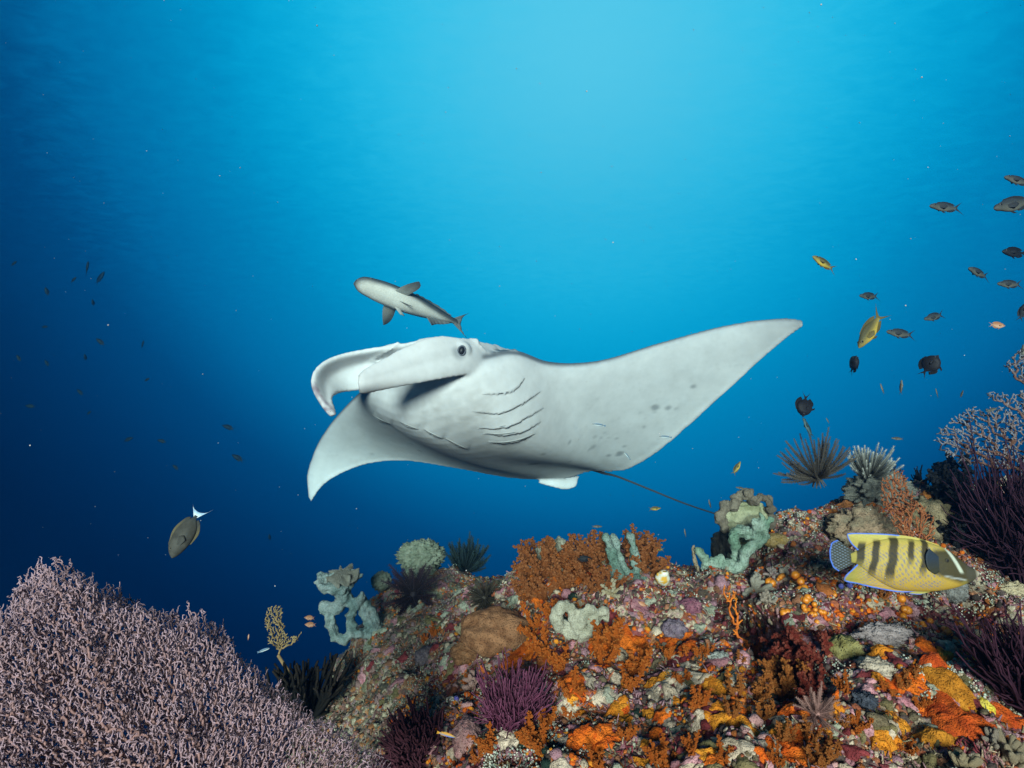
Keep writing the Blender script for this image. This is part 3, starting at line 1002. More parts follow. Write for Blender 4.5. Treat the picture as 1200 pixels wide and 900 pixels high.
small_fan("small mustard brown sea fan beside the black branching coral", ((325, 765, 2.0), (312, 715, 2.05), (332, 712, 2.05)),
          [(311, 722), (314, 712), (324, 709), (333, 712), (331, 730), (335, 746), (345, 745), (355, 741), (350, 750), (338, 757), (326, 764), (314, 752)],
          (326, 768), 2.3, .0015, (.30, .21, .10), (.24, .15, .07), .012, 7, 2.2, .8, foot=at(352, 822, 1.98))
small_fan("bright orange twiggy sea fan growing next to the dark hole", ((866, 742, 1.40), (846, 690, 1.42), (864, 700, 1.42)),
          [(844, 688), (850, 684), (858, 690), (864, 705), (870, 722), (870, 742), (862, 746), (858, 726), (850, 706)], (866, 748), 5.5, .0016, (.62, .17, .02), (.5, .12, .02), .01, 8, 2.0, .5)


# ---------------------------------------------------------------- bushes of whip-like branches
def bush(name, label, cat, p, nn, h, n, spread, r, col, tipc, seed, forks=2, mat=None, droop=0.0, lean=(0, 0, 0), foot=True):
    g = np.random.default_rng(seed)
    root = thing(name, label, cat, p)
    nn = norm(np.asarray(nn) + np.asarray(lean))
    B = basis(nn)
    mb = MB(); k = 7
    t = np.linspace(0, 1, k)

    def curves(S, D, Ln):
        m = len(S)
        wig = np.cumsum(g.normal(size=(m, k, 3)) * .05, 1) * t[None, :, None]
        up = np.array([0, 0, 1.0]) * .25
        return S[:, None] + Ln[:, None, None] * (D[:, None] * t[None, :, None] + (up[None, None] - droop * np.array([0, 0, 1.2])) * (t ** 2)[None, :, None] + wig)
    a = g.uniform(0, 2 * math.pi, n); e = spread * np.sqrt(g.random(n))
    D = (B @ np.stack([np.cos(a) * np.sin(e), np.sin(a) * np.sin(e), np.cos(e)])).T
    S = np.asarray(p) + (B @ np.stack([np.cos(a) * e, np.sin(a) * e, e * 0])).T * h * .22 - nn * .012
    P = curves(S, D, h * g.uniform(.6, 1.0, n))
    Rr = np.tile(np.linspace(1.25, .55, k) * r, (n, 1))
    cc = np.asarray(col)[None, None] * (1 - t[None, :, None] ** 2) + np.asarray(tipc)[None, None] * t[None, :, None] ** 2
    tubes(mb, P, Rr, 4, np.broadcast_to(cc, (n, k, 3)) * g.uniform(.7, 1.25, (n, 1, 1)))
    for f in range(forks):
        i = g.integers(0, n, n * 2); kk = g.integers(2, k - 2, n * 2)
        S2 = P[i, kk]; D2 = norm(norm(P[i, kk + 1] - P[i, kk]) + g.normal(size=(n * 2, 3)) * .55)
        P2 = curves(S2, D2, h * g.uniform(.18, .42, n * 2))
        tubes(mb, P2, np.tile(np.linspace(.95, .45, k) * r, (n * 2, 1)), 4, np.broadcast_to(cc, (n * 2, k, 3)) * g.uniform(.7, 1.25, (n * 2, 1, 1)))
    mb.build("branches", mat or M_FAN, root)
    if foot:
        mf = MB()
        V, T = ICO3
        W = V * [1, 1, .5] * (1 + .12 * fbm(V * 3, 2, seed)[:, None]) * (h * .13)
        mf.add(np.asarray(p) + W @ B.T, None, T, np.asarray(col) * .8)
        mf.build("holdfast", mat or M_FAN, root)
    return root


PUR, PURT = (.085, .018, .045), (.13, .04, .075)
p, nn = spot(488, 888); bush("whip_coral", "dark maroon bushy soft coral with forked fingers beside the big pink fan", "soft coral", p, nn, .085, 190, 1.35, .0034, (.040, .011, .018), (.07, .022, .032), 1, 2, lean=(-.1, -.5, .2))
p, nn = spot(600, 850); bush("whip_coral", "deep purple bushy coral with fine upright twigs below the brown mound sponge", "soft coral", p, nn, .105, 210, .75, .0019, PUR, PURT, 2, 2, lean=(.5, -.3, .3))
p, nn = spot(1205, 690); bush("whip_coral", "dark purple whip bush standing tall under the grey lilac fan", "soft coral", p, nn, .31, 300, .42, .0027, (.022, .007, .015), (.035, .012, .024), 3, 2, lean=(.1, 0, 1.6))
p, nn = spot(1222, 835); bush("whip_coral", "almost black purple whip bush low beside the big red crust", "soft coral", p, nn, .15, 200, .75, .0027, (.022, .006, .014), (.035, .011, .022), 4, 2, lean=(.1, 0, 1.2))
p = at(362, 832, 1.95)
r_ = bush("black_coral", "black branching coral in the gap between the pink fan and the reef", "coral", p, (-.1, -.2, 1), .15, 34, 1.05, .0070, (.007, .007, .007), (.022, .016, .012), 5, 2, mat=M_SOFT, foot=False)
mb = MB(); tubes(mb, np.array([at(392, 846, 2.02), at(378, 842, 1.99), p, p + (0, 0, .03)]), [.03, .024, .018, .012], 8, (.03, .027, .02)); mb.build("trunk", M_SOFT, r_)


# ---------------------------------------------------------------- soft corals: knobbly little trees
def soft_mesh(name, seed, col, tip, stems=5, bushy=1.0, lean=.5):
    g = np.random.default_rng(seed)
    mb = MB(); pos, rad, cl = [], [], []
    col, tip = np.array(col), np.array(tip)
    for s in range(stems):
        a = 2 * math.pi * (s + g.uniform(-.3, .3)) / stems; e = g.uniform(.1, lean)
        D = np.array([math.cos(a) * math.sin(e), math.sin(a) * math.sin(e), math.cos(e)])
        H = g.uniform(.6, 1.0)
        base = np.array([math.cos(a), math.sin(a), 0]) * .1
        pts_ = [base + D * H * t + g.normal(size=3) * .02 * t for t in np.linspace(0, 1, 7)]
        tubes(mb, np.array(pts_), np.linspace(.085, .04, 7), 8, col * .9)
        for t in np.linspace(.22, 1, 8):
            c0 = base + D * H * t
            for _ in range(int(3 * bushy)):
                d = norm(g.normal(size=3) + D * .6)
                ln = g.uniform(.08, .2) * (1.1 - .4 * t)
                q = c0 + d * ln
                tubes(mb, np.array([c0, c0 + d * ln * .5, q]), [.034, .03, .03], 6, col)
                for _ in range(2):
                    pos.append(q + g.normal(size=3) * .028); rad.append(g.uniform(.024, .044)); cl.append(col + (tip - col) * g.random())
    pos = np.array(pos); n = len(pos)
    balls(mb, pos, rad, np.array(cl), ICO2, rough=.10)
    # granular polyps
    k = g.integers(0, n, n * 3); d = norm(g.normal(size=(n * 3, 3)))
    balls(mb, pos[k] + d * np.array(rad)[k][:, None], g.uniform(.007, .014, n * 3), tip * g.uniform(.8, 1.25, (n * 3, 1)), ICO1)
    return mb.mesh(name)


SOFT = {}
for nm, c, t in [("rust", (.30, .092, .026), (.40, .15, .055)), ("orange", (.56, .125, .014), (.64, .19, .035)), ("red", (.24, .035, .022), (.34, .09, .06)),
                 ("amber", (.44, .135, .028), (.54, .2, .05)), ("dark", (.016, .017, .02), (.03, .03, .034))]:
    SOFT[nm] = [soft_mesh("soft_coral_" + nm, hash_, c, t, st_, 1.0) for hash_, st_ in ((len(nm) * 7, 4), (len(nm) * 7 + 1, 5))]
# px, py of the foot, height in pixels, colour
rust = [(628, 678, 42), (618, 700, 36), (641, 672, 48), (655, 668, 42), (668, 662, 36), (690, 665, 44), (700, 655, 40), (712, 655, 30), (640, 700, 40), (662, 690, 38),
        (745, 658, 34), (752, 665, 40), (764, 672, 38), (740, 645, 30), (758, 650, 30), (700, 690, 40), (716, 690, 32), (625, 658, 30), (683, 648, 26)]
orng = [(800, 800, 26), (820, 830, 30), (735, 865, 26), (810, 880, 26), (850, 890, 30), (990, 810, 24), (1005, 855, 28), (1080, 830, 24), (1040, 812, 22), (885, 770, 22), (760, 768, 22), (830, 770, 18), (1060, 880, 26), (910, 895, 26), (622, 700, 26), (660, 690, 26), (678, 684, 24), (668, 672, 26), (644, 722, 24), (640, 770, 40), (628, 742, 36), (657, 787, 30), (707, 775, 40), (718, 760, 40),
        (745, 792, 40), (738, 810, 28), (672, 815, 34), (632, 880, 34), (622, 872, 34), (690, 742, 18), (655, 712, 18), (785, 772, 18), (803, 770, 18), (820, 770, 16),
        (640, 850, 28), (668, 846, 22), (700, 900, 30), (776, 900, 34), (784, 896, 28), (575, 880, 34), (563, 890, 22), (548, 800, 16), (590, 832, 20), (510, 745, 18), (497, 752, 14)]
ambr = [(862, 820, 44), (858, 840, 30), (890, 818, 46), (903, 800, 44), (897, 845, 34), (920, 815, 52), (905, 840, 30), (935, 812, 44), (948, 868, 36), (963, 900, 44), (975, 890, 36),
        (920, 870, 32), (600, 800, 22), (1058, 810, 30), (1070, 795, 26), (1035, 700, 24), (868, 775, 20), (990, 850, 22), (1045, 845, 20)]
redd = [(930, 772, 44), (950, 778, 52), (965, 770, 46), (942, 800, 50), (955, 815, 46), (935, 752, 34), (972, 756, 30), (948, 832, 34)]
for lst, key, lab, grp in [(rust, "rust", "rusty orange knobbly soft coral", "rust soft corals on the crest"),
                           (orng, "orange", "bright orange knobbly soft coral tuft", "orange soft coral tufts"),
                           (ambr, "amber", "brownish amber knobbly soft coral clump", "amber soft coral clumps"),
                           (redd, "red", "brick red granular soft coral", "brick red soft corals")]:
    for i, (px, py, h) in enumerate(lst):
        h = h * (.78 if key == 'amber' else 1)
        p, nn = spot(px, py)
        dd = to_px(p)[2]
        place(SOFT[key][i % 2], "soft_coral", p - nn * .006, nn, h / F * dd * (1.0 if key != "red" else .9), random.uniform(0, 6.28), M_SOFT, ("tall " if h >= 40 else "low " if h < 24 else "") + lab + " " + (near(px, py) if key != "red" else ["above the dull pinkish feather star", "under the glossy orange sea squirts"][py < 776]), "soft coral", grp,
              .35 if key != "red" else .0, (random.uniform(.85, 1.15), random.uniform(.85, 1.15), random.uniform(.85, 1.1)))
for (px, py, h) in [(1112, 555, 40), (1128, 560, 44), (1105, 590, 46), (1125, 600, 44), (1140, 590, 40), (1120, 640, 40), (1105, 625, 36)]:
    p, nn = spot(px, py)
    place(SOFT["dark"][random.randrange(2)], "branching_coral", p, nn, h / F * to_px(p)[2], random.random() * 6, M_SOFT, "blackish branching coral in the shade between the knoll and the purple bush", "coral", "shaded black corals")
for (px, py, h, lab) in [(1062, 548, .085, "black branching coral peeping over the knoll behind the orange brown sea fan"), (1104, 545, .085, "black branching coral against blue water beside the grey lilac sea fan")]:
    p, nn = spot(px, py); p = p + np.array([0, .10, -.02])
    bush("black_coral", lab, "coral", p, (0, -.1, 1), h, 16, .8, .0045, (.008, .009, .011), (.016, .017, .02), int(px), 3, mat=M_SOFT)


# ---------------------------------------------------------------- sponges
def organic(name, label, cat, tubes_px, voxel, mat, col, tipc, base_px, rough=.22, noise_s=55, group=None):
    """tubes_px: list of (list of (px,py,d), list of radii in px) welded to one skin"""
    mb = MB()
    for pts_, rr in tubes_px:
        P = np.array([at(*q) for q in pts_]); k = max(6, len(P) * 4)
        t = np.linspace(0, 1, len(P)); tq = np.linspace(0, 1, k)
        Pi = interp(t, P, tq) if len(P) > 2 else P[0] + (P[1] - P[0]) * tq[:, None]
        Ri = np.interp(tq, t, np.asarray(rr, float)) / F * np.array([q[2] for q in pts_]).mean()
        tubes(mb, Pi, Ri, 10)
        balls(mb, [Pi[0], Pi[-1]], [Ri[0] * .97, Ri[-1] * .97], (0, 0, 0), ICO3)
    V, Nn, q, t = remesh(mb, voxel, 4)
    V = V + Nn * (voxel * rough * 8 * (fbm(V * noise_s, 4, 7)))[:, None]
    zz = fbm(V * 22, 4, 3)
    col, tipc = np.array(col), np.array(tipc)
    c = col + (tipc - col) * np.clip(.5 + zz, 0, 1)[:, None]
    m2 = MB(); m2.add(V, q, t, np.clip(c, 0.01, 1))
    o = m2.build(name, mat, origin=at(*base_px))
    tag(o, label, cat, group)
    return o


MINT, MINT2 = (.11, .18, .145), (.22, .28, .25)
D = 1.72
organic("finger_sponge", "mint green sponge with long upright fingers among rusty soft corals", "sponge",
        [([(711, 630, D), (721, 662, D), (734, 692, D - .02)], [5, 6, 6]), ([(718, 630, D + .03), (727, 655, D + .02), (738, 678, D)], [4.5, 4.5, 5]),
         ([(738, 629, D), (745, 650, D), (746, 668, D), (736, 690, D - .01)], [4, 5, 5.5, 6]), ([(756, 678, D - .02), (746, 681, D - .02), (735, 688, D - .02)], [5, 5, 6]),
         ([(714, 668, D - .01), (722, 682, D - .01), (733, 692, D - .01)], [4.5, 5, 6]), ([(735, 690, D - .02), (736, 700, D - .01)], [6.5, 6])],
        .0042, M_SPONGE, MINT, MINT2, (736, 700, D))
D = 1.72
organic("branching_sponge", "pale green antler shaped sponge winding below the ruffled leather coral", "sponge",
        [([(816, 643, D), (823, 650, D), (828, 662, D), (826, 686, D - .02)], [3.5, 4.5, 5, 4.5]), ([(846, 652, D), (836, 659, D), (828, 664, D)], [3.8, 4.5, 5]),
         ([(838, 668, D), (848, 663, D), (864, 666, D), (872, 660, D)], [4, 8, 8, 5]), ([(870, 664, D), (872, 648, D), (884, 640, D), (895, 632, D), (897, 618, D)], [6, 6.5, 6, 6, 5]),
         ([(897, 622, D), (893, 612, D), (892, 603, D)], [5, 4.2, 3.4]), ([(897, 622, D), (901, 613, D), (904, 609, D)], [4.5, 3.6, 2.8]),
         ([(862, 662, D + .03), (862, 642, D + .03), (857, 628, D + .03), (868, 622, D + .03), (882, 626, D + .03), (890, 634, D + .02)], [5, 6, 7, 8, 7, 5]),
         ([(890, 632, D + .01), (886, 618, D + .01), (883, 608, D + .01)], [5, 4.2, 3.2])], .0042, M_SPONGE, (.13, .21, .15), (.27, .34, .28), (840, 680, D))
organic("stick_sponge", "thin brown stick sponge standing beside the pale green antler sponge", "sponge",
        [([(813, 640, 1.74), (815, 655, 1.74), (819, 678, 1.73)], [2.2, 3, 3])], .0035, M_SPONGE, (.22, .17, .11), (.28, .22, .15), (819, 680, 1.73))
D = 2.28
organic("branching_sponge", "grey blue looping antler sponge hanging out from the left ridge over open water", "sponge",
        [([(432, 742, D + .02), (413, 744, D), (402, 749, D), (392, 744, D), (388, 732, D), (386, 718, D), (378, 710, D)], [6, 6, 6.5, 6.5, 6, 6, 5]),
         ([(413, 743, D), (411, 728, D), (414, 714, D), (422, 704, D), (425, 697, D)], [6, 5.5, 5.5, 5, 4.5]), ([(414, 714, D), (412, 704, D), (411, 698, D)], [5, 4.5, 4]),
         ([(380, 711, D), (392, 713, D), (402, 706, D), (404, 694, D)], [6, 7, 8, 7]), ([(404, 700, D), (400, 690, D), (388, 684, D), (374, 674, D)], [8, 9, 7, 4.5]),
         ([(400, 690, D - .03), (390, 690, D - .03), (380, 690, D - .03), (373, 682, D - .03)], [7, 6, 5.5, 4]), ([(404, 692, D), (412, 682, D), (419, 674, D), (423, 673, D)], [6, 5, 4.2, 3.2]),
         ([(413, 682, D), (414, 674, D), (413, 670, D)], [4.5, 4, 3.5]), ([(424, 702, D + .03), (429, 714, D + .03), (436, 728, D + .03), (444, 742, D + .05)], [6, 9, 9, 9]),
         ([(400, 690, D), (398, 680, D), (394, 674, D)], [8, 8, 7])], .0055, M_SPONGE, (.16, .22, .21), (.27, .31, .30), (432, 742, D))


def lump(name, label, cat, px, py, rx, ry, depth, col, col2, seed, mat=None, d=None, amp=.18, fr=3.0, flat=.6, group=None, cells=0.0, free=False):
    p, nn = (at(px, py, d), None) if free else spot(px, py, d)
    dd = to_px(p)[2]
    V, T = ico(5 if rx > 24 else 4)
    W = V * np.array([rx / F * dd, depth, ry / F * dd])
    nz = fbm(V * fr + seed, 4, seed)
    W = W * (1 + amp * nz)[:, None]
    if cells:
        W = W * (1 + cells * (.5 - worley(V * 6 + seed, seed)[0]))[:, None]
    c = np.array(col) + (np.array(col2) - np.array(col)) * np.clip(.5 + .9 * fbm(V * 5, 4, seed + 3), 0, 1)[:, None]
    mb = MB(); mb.add(W + p, None, T, c)
    o = mb.build(name, mat or M_SPONGE, origin=p)
    tag(o, label, cat, group)
    return o


lump("mound_sponge", "large smooth brown mound sponge on the slope left of the orange soft corals", "sponge", 582, 742, 46, 28, .09, (.17, .075, .035), (.27, .13, .065), 3, amp=.16, fr=1.8)
lump("mound_sponge", "small brown lobe at the foot of the large brown mound sponge", "sponge", 545, 765, 18, 12, .05, (.20, .09, .04), (.27, .14, .07), 4)
lump("dome_sponge", "pale beige dome sponge poking over the crest of rusty corals", "sponge", 640, 640, 12, 12, .05, (.28, .27, .20), (.36, .34, .26), 5, cells=.15)
lump("dome_sponge", "smaller pale beige dome next to its larger twin on the crest", "sponge", 656, 640, 8, 10, .04, (.28, .27, .20), (.36, .34, .26), 6, cells=.15)
lump("ball_sponge", "cream knobbly ball wedged among the rusty soft corals", "sponge", 652, 672, 10, 11, .03, (.36, .34, .25), (.42, .40, .32), 7, M_LEATHER, cells=.5)
lump("coral_mound", "mauve purple rounded coral mound left of the dark hole", "coral", 807, 712, 14, 11, .03, (.16, .05, .085), (.26, .11, .14), 8, cells=.3)
lump("coral_mound", "dull lavender coral mound beneath the mauve one", "coral", 790, 738, 15, 12, .03, (.15, .11, .15), (.22, .17, .20), 9, cells=.3)
lump("coral_mound", "pink knobbly coral lump at the edge of the maroon bush", "coral", 548, 868, 17, 24, .05, (.32, .15, .15), (.42, .24, .22), 10, cells=.35)
lump("coral_mound", "olive yellow fuzzy sponge mound beside the brick red soft coral", "sponge", 990, 765, 20, 20, .04, (.19, .16, .05), (.27, .24, .10), 11, cells=.3)
lump("coral_mound", "cream bumpy coral lump on the lower right reef", "coral", 1026, 785, 19, 13, .03, (.40, .33, .25), (.48, .40, .32), 12, cells=.55)
lump("coral_mound", "grey mauve crusty mound under the angelfish", "coral", 1035, 745, 32, 14, .03, (.22, .18, .18), (.30, .25, .25), 13, cells=.4)
lump("coral_mound", "mustard yellow smooth lump at the foot of the pale green antler sponge", "sponge", 911, 634, 16, 9, .03, (.34, .22, .07), (.38, .26, .12), 14, amp=.08)
lump("coral_mound", "tan bumpy mound on the shoulder of the knoll", "coral", 1085, 610, 22, 26, .07, (.20, .16, .09), (.27, .20, .12), 15, cells=.45)
lump("coral_mound", "grey crusty boulder on top of the knoll beneath the white feather star", "coral", 1030, 575, 36, 22, .08, (.10, .10, .09), (.19, .18, .15), 16, cells=.4)
lump("coral_mound", "tan rough boulder beside the orange crusts of the knoll", "coral", 1010, 625, 40, 28, .07, (.19, .15, .10), (.30, .20, .13), 17, cells=.4)
lump("coral_mound", "dim grey coral boulder in the shade beyond the angelfish snout", "coral", 1112, 690, 18, 16, .05, (.14, .13, .12), (.2, .19, .18), 18, cells=.4)
lump("coral_mound", "cream coral knob against the dark purple bushes", "coral", 1185, 690, 16, 8, .03, (.42, .33, .20), (.5, .4, .27), 19, cells=.6)
lump("coral_mound", "purple grey crust mound on the left ridge", "coral", 500, 770, 14, 12, .04, (.12, .09, .11), (.18, .14, .15), 20, cells=.3)


def ruffle(name, label, p, nn, size, seed, col, rimc, folds=5, amp=.32, cup=.35, stalk=.5, tilt=.4, mat=None, squash=(1, 1, 1), dots=None, rimrad=0.0):
    """ruffled disc on a stalk (leather corals, cup sponges)"""
    nr_, na = 16, 150
    rr = np.linspace(0.02, 1, nr_)[:, None]; th = np.linspace(0, 2 * math.pi, na, endpoint=False)[None]
    g = np.random.default_rng(seed)
    ph = g.uniform(0, 6.28, 4)
    rad = rr * (1 + .10 * np.sin(2 * th + ph[0]) + .07 * np.sin(5 * th + ph[1]))
    rad = rad * (1 + rimrad * rr ** 5 * np.sin((folds + 2) * th + ph[1] + np.sin(3 * th)))
    w = amp * rr ** 2.2 * (np.sin(folds * th + ph[2] + 1.1 * np.sin(2 * th + ph[3])) + .35 * np.sin((2 * folds + 1) * th + ph[1]))
    sw = (.22 if rimrad == 0 else .10) * rr ** 2 * np.cos(folds * th + ph[2])
    X = rad * np.cos(th + sw); Y = rad * np.sin(th + sw); Zz = cup * rr ** 2 + w
    P = np.stack([X, Y, Zz], -1)
    dn = norm(np.cross(np.gradient(P, axis=0), np.gradient(P, axis=1)))
    tk = (.055 * np.sqrt(np.clip(1.04 - rr ** 6, 0.05, 1)))[..., None]
    A = (P + dn * tk); Bm = (P - dn * tk)
    mb = MB()
    n1 = fbm(A.reshape(-1, 3) * 6, 3, seed)
    e = np.repeat(np.clip((rr - .66) / .3, 0, 1) ** 1.3, na, 1).ravel()[:, None]
    c = (np.array(col) * (1 - e) + np.array(rimc) * e) * (1 + .25 * n1)[:, None]
    qd = grid_quads(nr_, na, True)
    nb = nr_ * na
    j = np.arange(na); o1 = (nr_ - 1) * na
    rimq = np.stack([o1 + j, o1 + (j + 1) % na, nb + o1 + (j + 1) % na, nb + o1 + j], 1)
    W = np.concatenate([A.reshape(-1, 3), Bm.reshape(-1, 3)])
    mb.add(W * squash, np.concatenate([qd, qd[:, ::-1] + nb, rimq]), None, np.concatenate([c, c * .85]))
    if stalk:
        k = np.linspace(0, 1, 8)
        tubes(mb, np.stack([0 * k, 0 * k, -stalk * (1 - k) - .16], 1) * squash, .26 + .12 * (k ** 2) + .12 * (1 - k), 16, np.array(col) * .8)
    if dots is not None:
        i = g.integers(na * 5, nb, 900)
        balls(mb, A.reshape(-1, 3)[i] * squash + dn.reshape(-1, 3)[i] * .02, g.uniform(.016, .03, 900), np.array(dots) * g.uniform(.7, 1.2, (900, 1)), ICO1)
    me = mb.mesh(name); 
    return place(me, name, p, nn, size, g.uniform(0, 6.28), mat or M_LEATHER, label, "leather coral", None, tilt)


D = 1.47
organic("leather_coral", "cream grey leather coral with plump rounded folds on the reef face", "leather coral",
        [([(655, 738, D + .02), (652, 724, D), (657, 712, D), (667, 712, D), (673, 722, D), (677, 738, D)], [6, 7, 6.5, 6.5, 7, 8]),
         ([(677, 740, D), (680, 726, D), (686, 716, D), (694, 716, D), (697, 728, D), (694, 740, D)], [8, 7.5, 6.5, 6.5, 7, 7]),
         ([(696, 734, D + .01), (702, 720, D + .01), (709, 717, D + .01), (711, 726, D + .02)], [7, 6, 5, 5]),
         ([(660, 734, D + .02), (678, 742, D + .01), (694, 738, D + .02)], [9, 10, 9]), ([(678, 738, D + .02), (680, 752, D + .03)], [12, 10])],
        .0036, M_LEATHER, (.33, .32, .24), (.46, .44, .35), (680, 745, D), .2, 60)
D = 1.84
heart = organic("leather_coral", "chunky pale leather coral with a frilled grey brown rim above the antler sponge", "leather coral",
        [([(853, 606, D + .03), (866, 602, D + .03), (882, 600, D + .03), (896, 604, D + .03)], [8, 13, 13, 8]), ([(856, 616, D + .04), (874, 614, D + .03), (892, 616, D + .04)], [9, 12, 9]),
         ([(866, 616, D + .05), (868, 640, D + .06), (866, 658, D + .04)], [13, 12, 14])], .0045, M_LEATHER, (.27, .28, .16), (.38, .38, .25), (872, 630, D), .2, 50)
rim = organic("rim", "x", "x", [([(849, 618, D), (845, 606, D - .01), (848, 595, D), (856, 592, D + .02), (861, 594, D - .01), (862, 585, D), (870, 579, D + .01), (877, 579, D - .01), (881, 587, D + .01), (888, 588, D - .01),
        (890, 582, D), (898, 585, D + .01), (903, 594, D - .01), (899, 600, D + .02), (906, 606, D), (903, 616, D)], [5, 6, 5.5, 4.5, 5, 5, 5.5, 5.5, 5, 4.5, 5, 5, 5.5, 5, 5, 4])],
        .004, M_LEATHER, (.13, .105, .08), (.20, .17, .13), (872, 630, D), .25, 60)
rim.parent = heart; rim.location = (0, 0, 0)
for k_ in ("label", "category"):
    del rim[k_]
lump("coral_mound", "dark bristly boulder under the ruffled grey brown leather coral", "coral", 858, 652, 20, 32, .09, (.05, .045, .04), (.12, .11, .09), 23, cells=.5, d=1.9)
lump("cup_sponge", "grey green cauliflower shaped sponge standing on the left ridge", "sponge", 494, 651, 26, 18, .07, (.19, .21, .15), (.27, .28, .21), 31, M_LEATHER, 2.7, .12, 2.5, cells=.55, free=True)
lump("cup_sponge", "short pale foot of sponge under the grey green cauliflower shaped one", "sponge", 494, 668, 20, 14, .06, (.17, .20, .15), (.24, .26, .19), 33, M_LEATHER, 2.72, .12, 2.5, cells=.3, free=True)
lump("cup_sponge", "small round grey green sponge beside the cauliflower shaped one", "sponge", 447, 681, 11, 11, .04, (.17, .19, .14), (.24, .25, .19), 32, M_LEATHER, 2.58, .12, 2.5, cells=.55, free=True)
p = at(401, 671, 2.26)
ruffle("leather_coral", "grainy beige grey coral cap on top of the looping antler sponge", p, (-.05, -.5, .9), 17 / F * 2.26, 10, (.24, .22, .18), (.34, .32, .27), 7, .3, -.25, .5, .1, dots=(.38, .36, .31))


# ---------------------------------------------------------------- feather stars
def feather_star(label, p, axis, L_, n, spread, col, tipc, seed, curl=.6, pin=.16, front=None, r=.004, tpow=2):
    g = np.random.default_rng(seed)
    root = thing("feather_star", label, "feather star", p)
    B = basis(axis)
    k = 16; t = np.linspace(0, 1, k)
    a = (np.arange(n) + g.uniform(-.3, .3, n)) * 2.399963; e = spread[0] + (spread[1] - spread[0]) * np.sqrt(g.random(n))
    D = np.stack([np.cos(a) * np.sin(e), np.sin(a) * np.sin(e), np.cos(e)], 1)
    if front is not None:
        D = D * np.array(front); D = norm(D)
    Dw = D @ B.T
    ax = norm(np.asarray(axis, float))
    out = Dw - (Dw @ ax)[:, None] * ax
    Ln = L_ * g.uniform(.75, 1.0, n)
    side = g.normal(size=(n, 3)) * .12
    P = np.asarray(p) + Ln[:, None, None] * (Dw[:, None] * t[None, :, None] + (ax * curl - out * curl * .55)[:, None] * (t ** 2.2)[None, :, None] + side[:, None] * (t ** 2)[None, :, None])
    mb = MB()
    cc = np.array(col) + (np.array(tipc) - np.array(col)) * (t ** tpow)[:, None]
    cN = cc[None] * g.uniform(.75, 1.2, (n, 1, 1))
    tubes(mb, P, np.tile(np.linspace(1.1, .35, k) * r, (n, 1)), 5, cN)
    # pinnules: two combs along each arm
    m = 46
    tq = np.linspace(.06, 1, m)
    idx = np.clip((tq * (k - 1)).astype(int), 0, k - 2); f = (tq * (k - 1) - idx)[None, :, None]
    Pa = P[:, idx] * (1 - f) + P[:, idx + 1] * f
    tg = norm(P[:, idx + 1] - P[:, idx])
    view = norm(-Pa)
    sd = norm(np.cross(tg, view) + g.normal(size=tg.shape) * .25)
    for s in (-1, 1):
        ln = L_ * pin * (1 - .55 * tq ** 3)[None, :, None] * g.uniform(.75, 1.1, (n, m, 1))
        tipv = Pa + (sd * s * .85 + tg * .62 + view * .18) * ln
        w = tg * L_ * .008
        V = np.stack([Pa - w, Pa + w, tipv + w * .3, tipv - w * .3], 2).reshape(-1, 3)
        q = np.arange(n * m * 4).reshape(-1, 4)
        ci = cN[:, idx].reshape(-1, 3)
        mb.add(V, q, None, np.repeat(ci, 4, 0))
    mb.build("arms", M_FEATHER, root)
    mc = MB(); balls(mc, [np.asarray(p)], [r * 3.4], np.array([np.array(col) * 1.6 + .01]), ICO3, rough=.05)
    for i in range(10):
        aa = i * .628; d = B @ np.array([math.cos(aa), math.sin(aa), -.9]); d = norm(d)
        tubes(mc, np.array([np.asarray(p), np.asarray(p) + d * r * 5, np.asarray(p) + d * r * 8 - ax * r * 3]), [r * .7, r * .6, r * .4], 5, np.array(col) * 1.8 + .015)
    mc.build("disc", M_FEATHER, root)


p = at(958, 560, 1.84)
feather_star("grey brown feather star spreading its comb like arms at the edge of the knoll", p, (-.25, -.28, .9), 50 / F * 1.84, 58, (.25, 1.6), (.042, .034, .027), (.075, .062, .05), 1, curl=.25, pin=.065, r=.0032, front=(1, .5, 1))
p = at(1018, 560, 1.92)
feather_star("white tipped feather star curled like a mop on top of the knoll", p, (.0, -.55, .8), 36 / F * 1.92, 80, (.2, 1.35), (.06, .058, .05), (.40, .395, .36), 2, curl=.30, pin=.10, r=.0035, tpow=4)
p = at(546, 668, 2.72)
feather_star("black green feather star raised like a brush on the far ridge", p, (.02, -.3, 1), 33 / F * 2.72, 80, (.15, 1.45), (.010, .016, .016), (.016, .03, .03), 3, curl=.35, pin=.12, r=.005)
p, nn = spot(487, 704)
feather_star("black maroon feather star sprawled flat over the left ridge", p + nn * .03, (0, -.95, .35), 38 / F * 2.3, 40, (.8, 1.5), (.012, .008, .011), (.03, .014, .022), 4, curl=.12, pin=.16, r=.004)
p, nn = spot(955, 842)
feather_star("dull pinkish brown feather star nestled below the brick red soft coral", p + nn * .015, norm(nn + np.array([0, -.5, 0])), 28 / F * 1.15, 40, (.3, 1.4), (.16, .085, .075), (.24, .14, .12), 5, curl=.1, pin=.12, r=.0018)
p, nn = spot(570, 702)
feather_star("dark brown feather star tucked behind the large brown mound sponge", p + nn * .02, norm(np.array([-.3, -.9, .3])), 24 / F * 2.2, 36, (.4, 1.4), (.025, .02, .015), (.05, .04, .025), 6, curl=.2, pin=.12, r=.003)


# ---------------------------------------------------------------- encrusting patches that follow the rock
CRUSTS = []


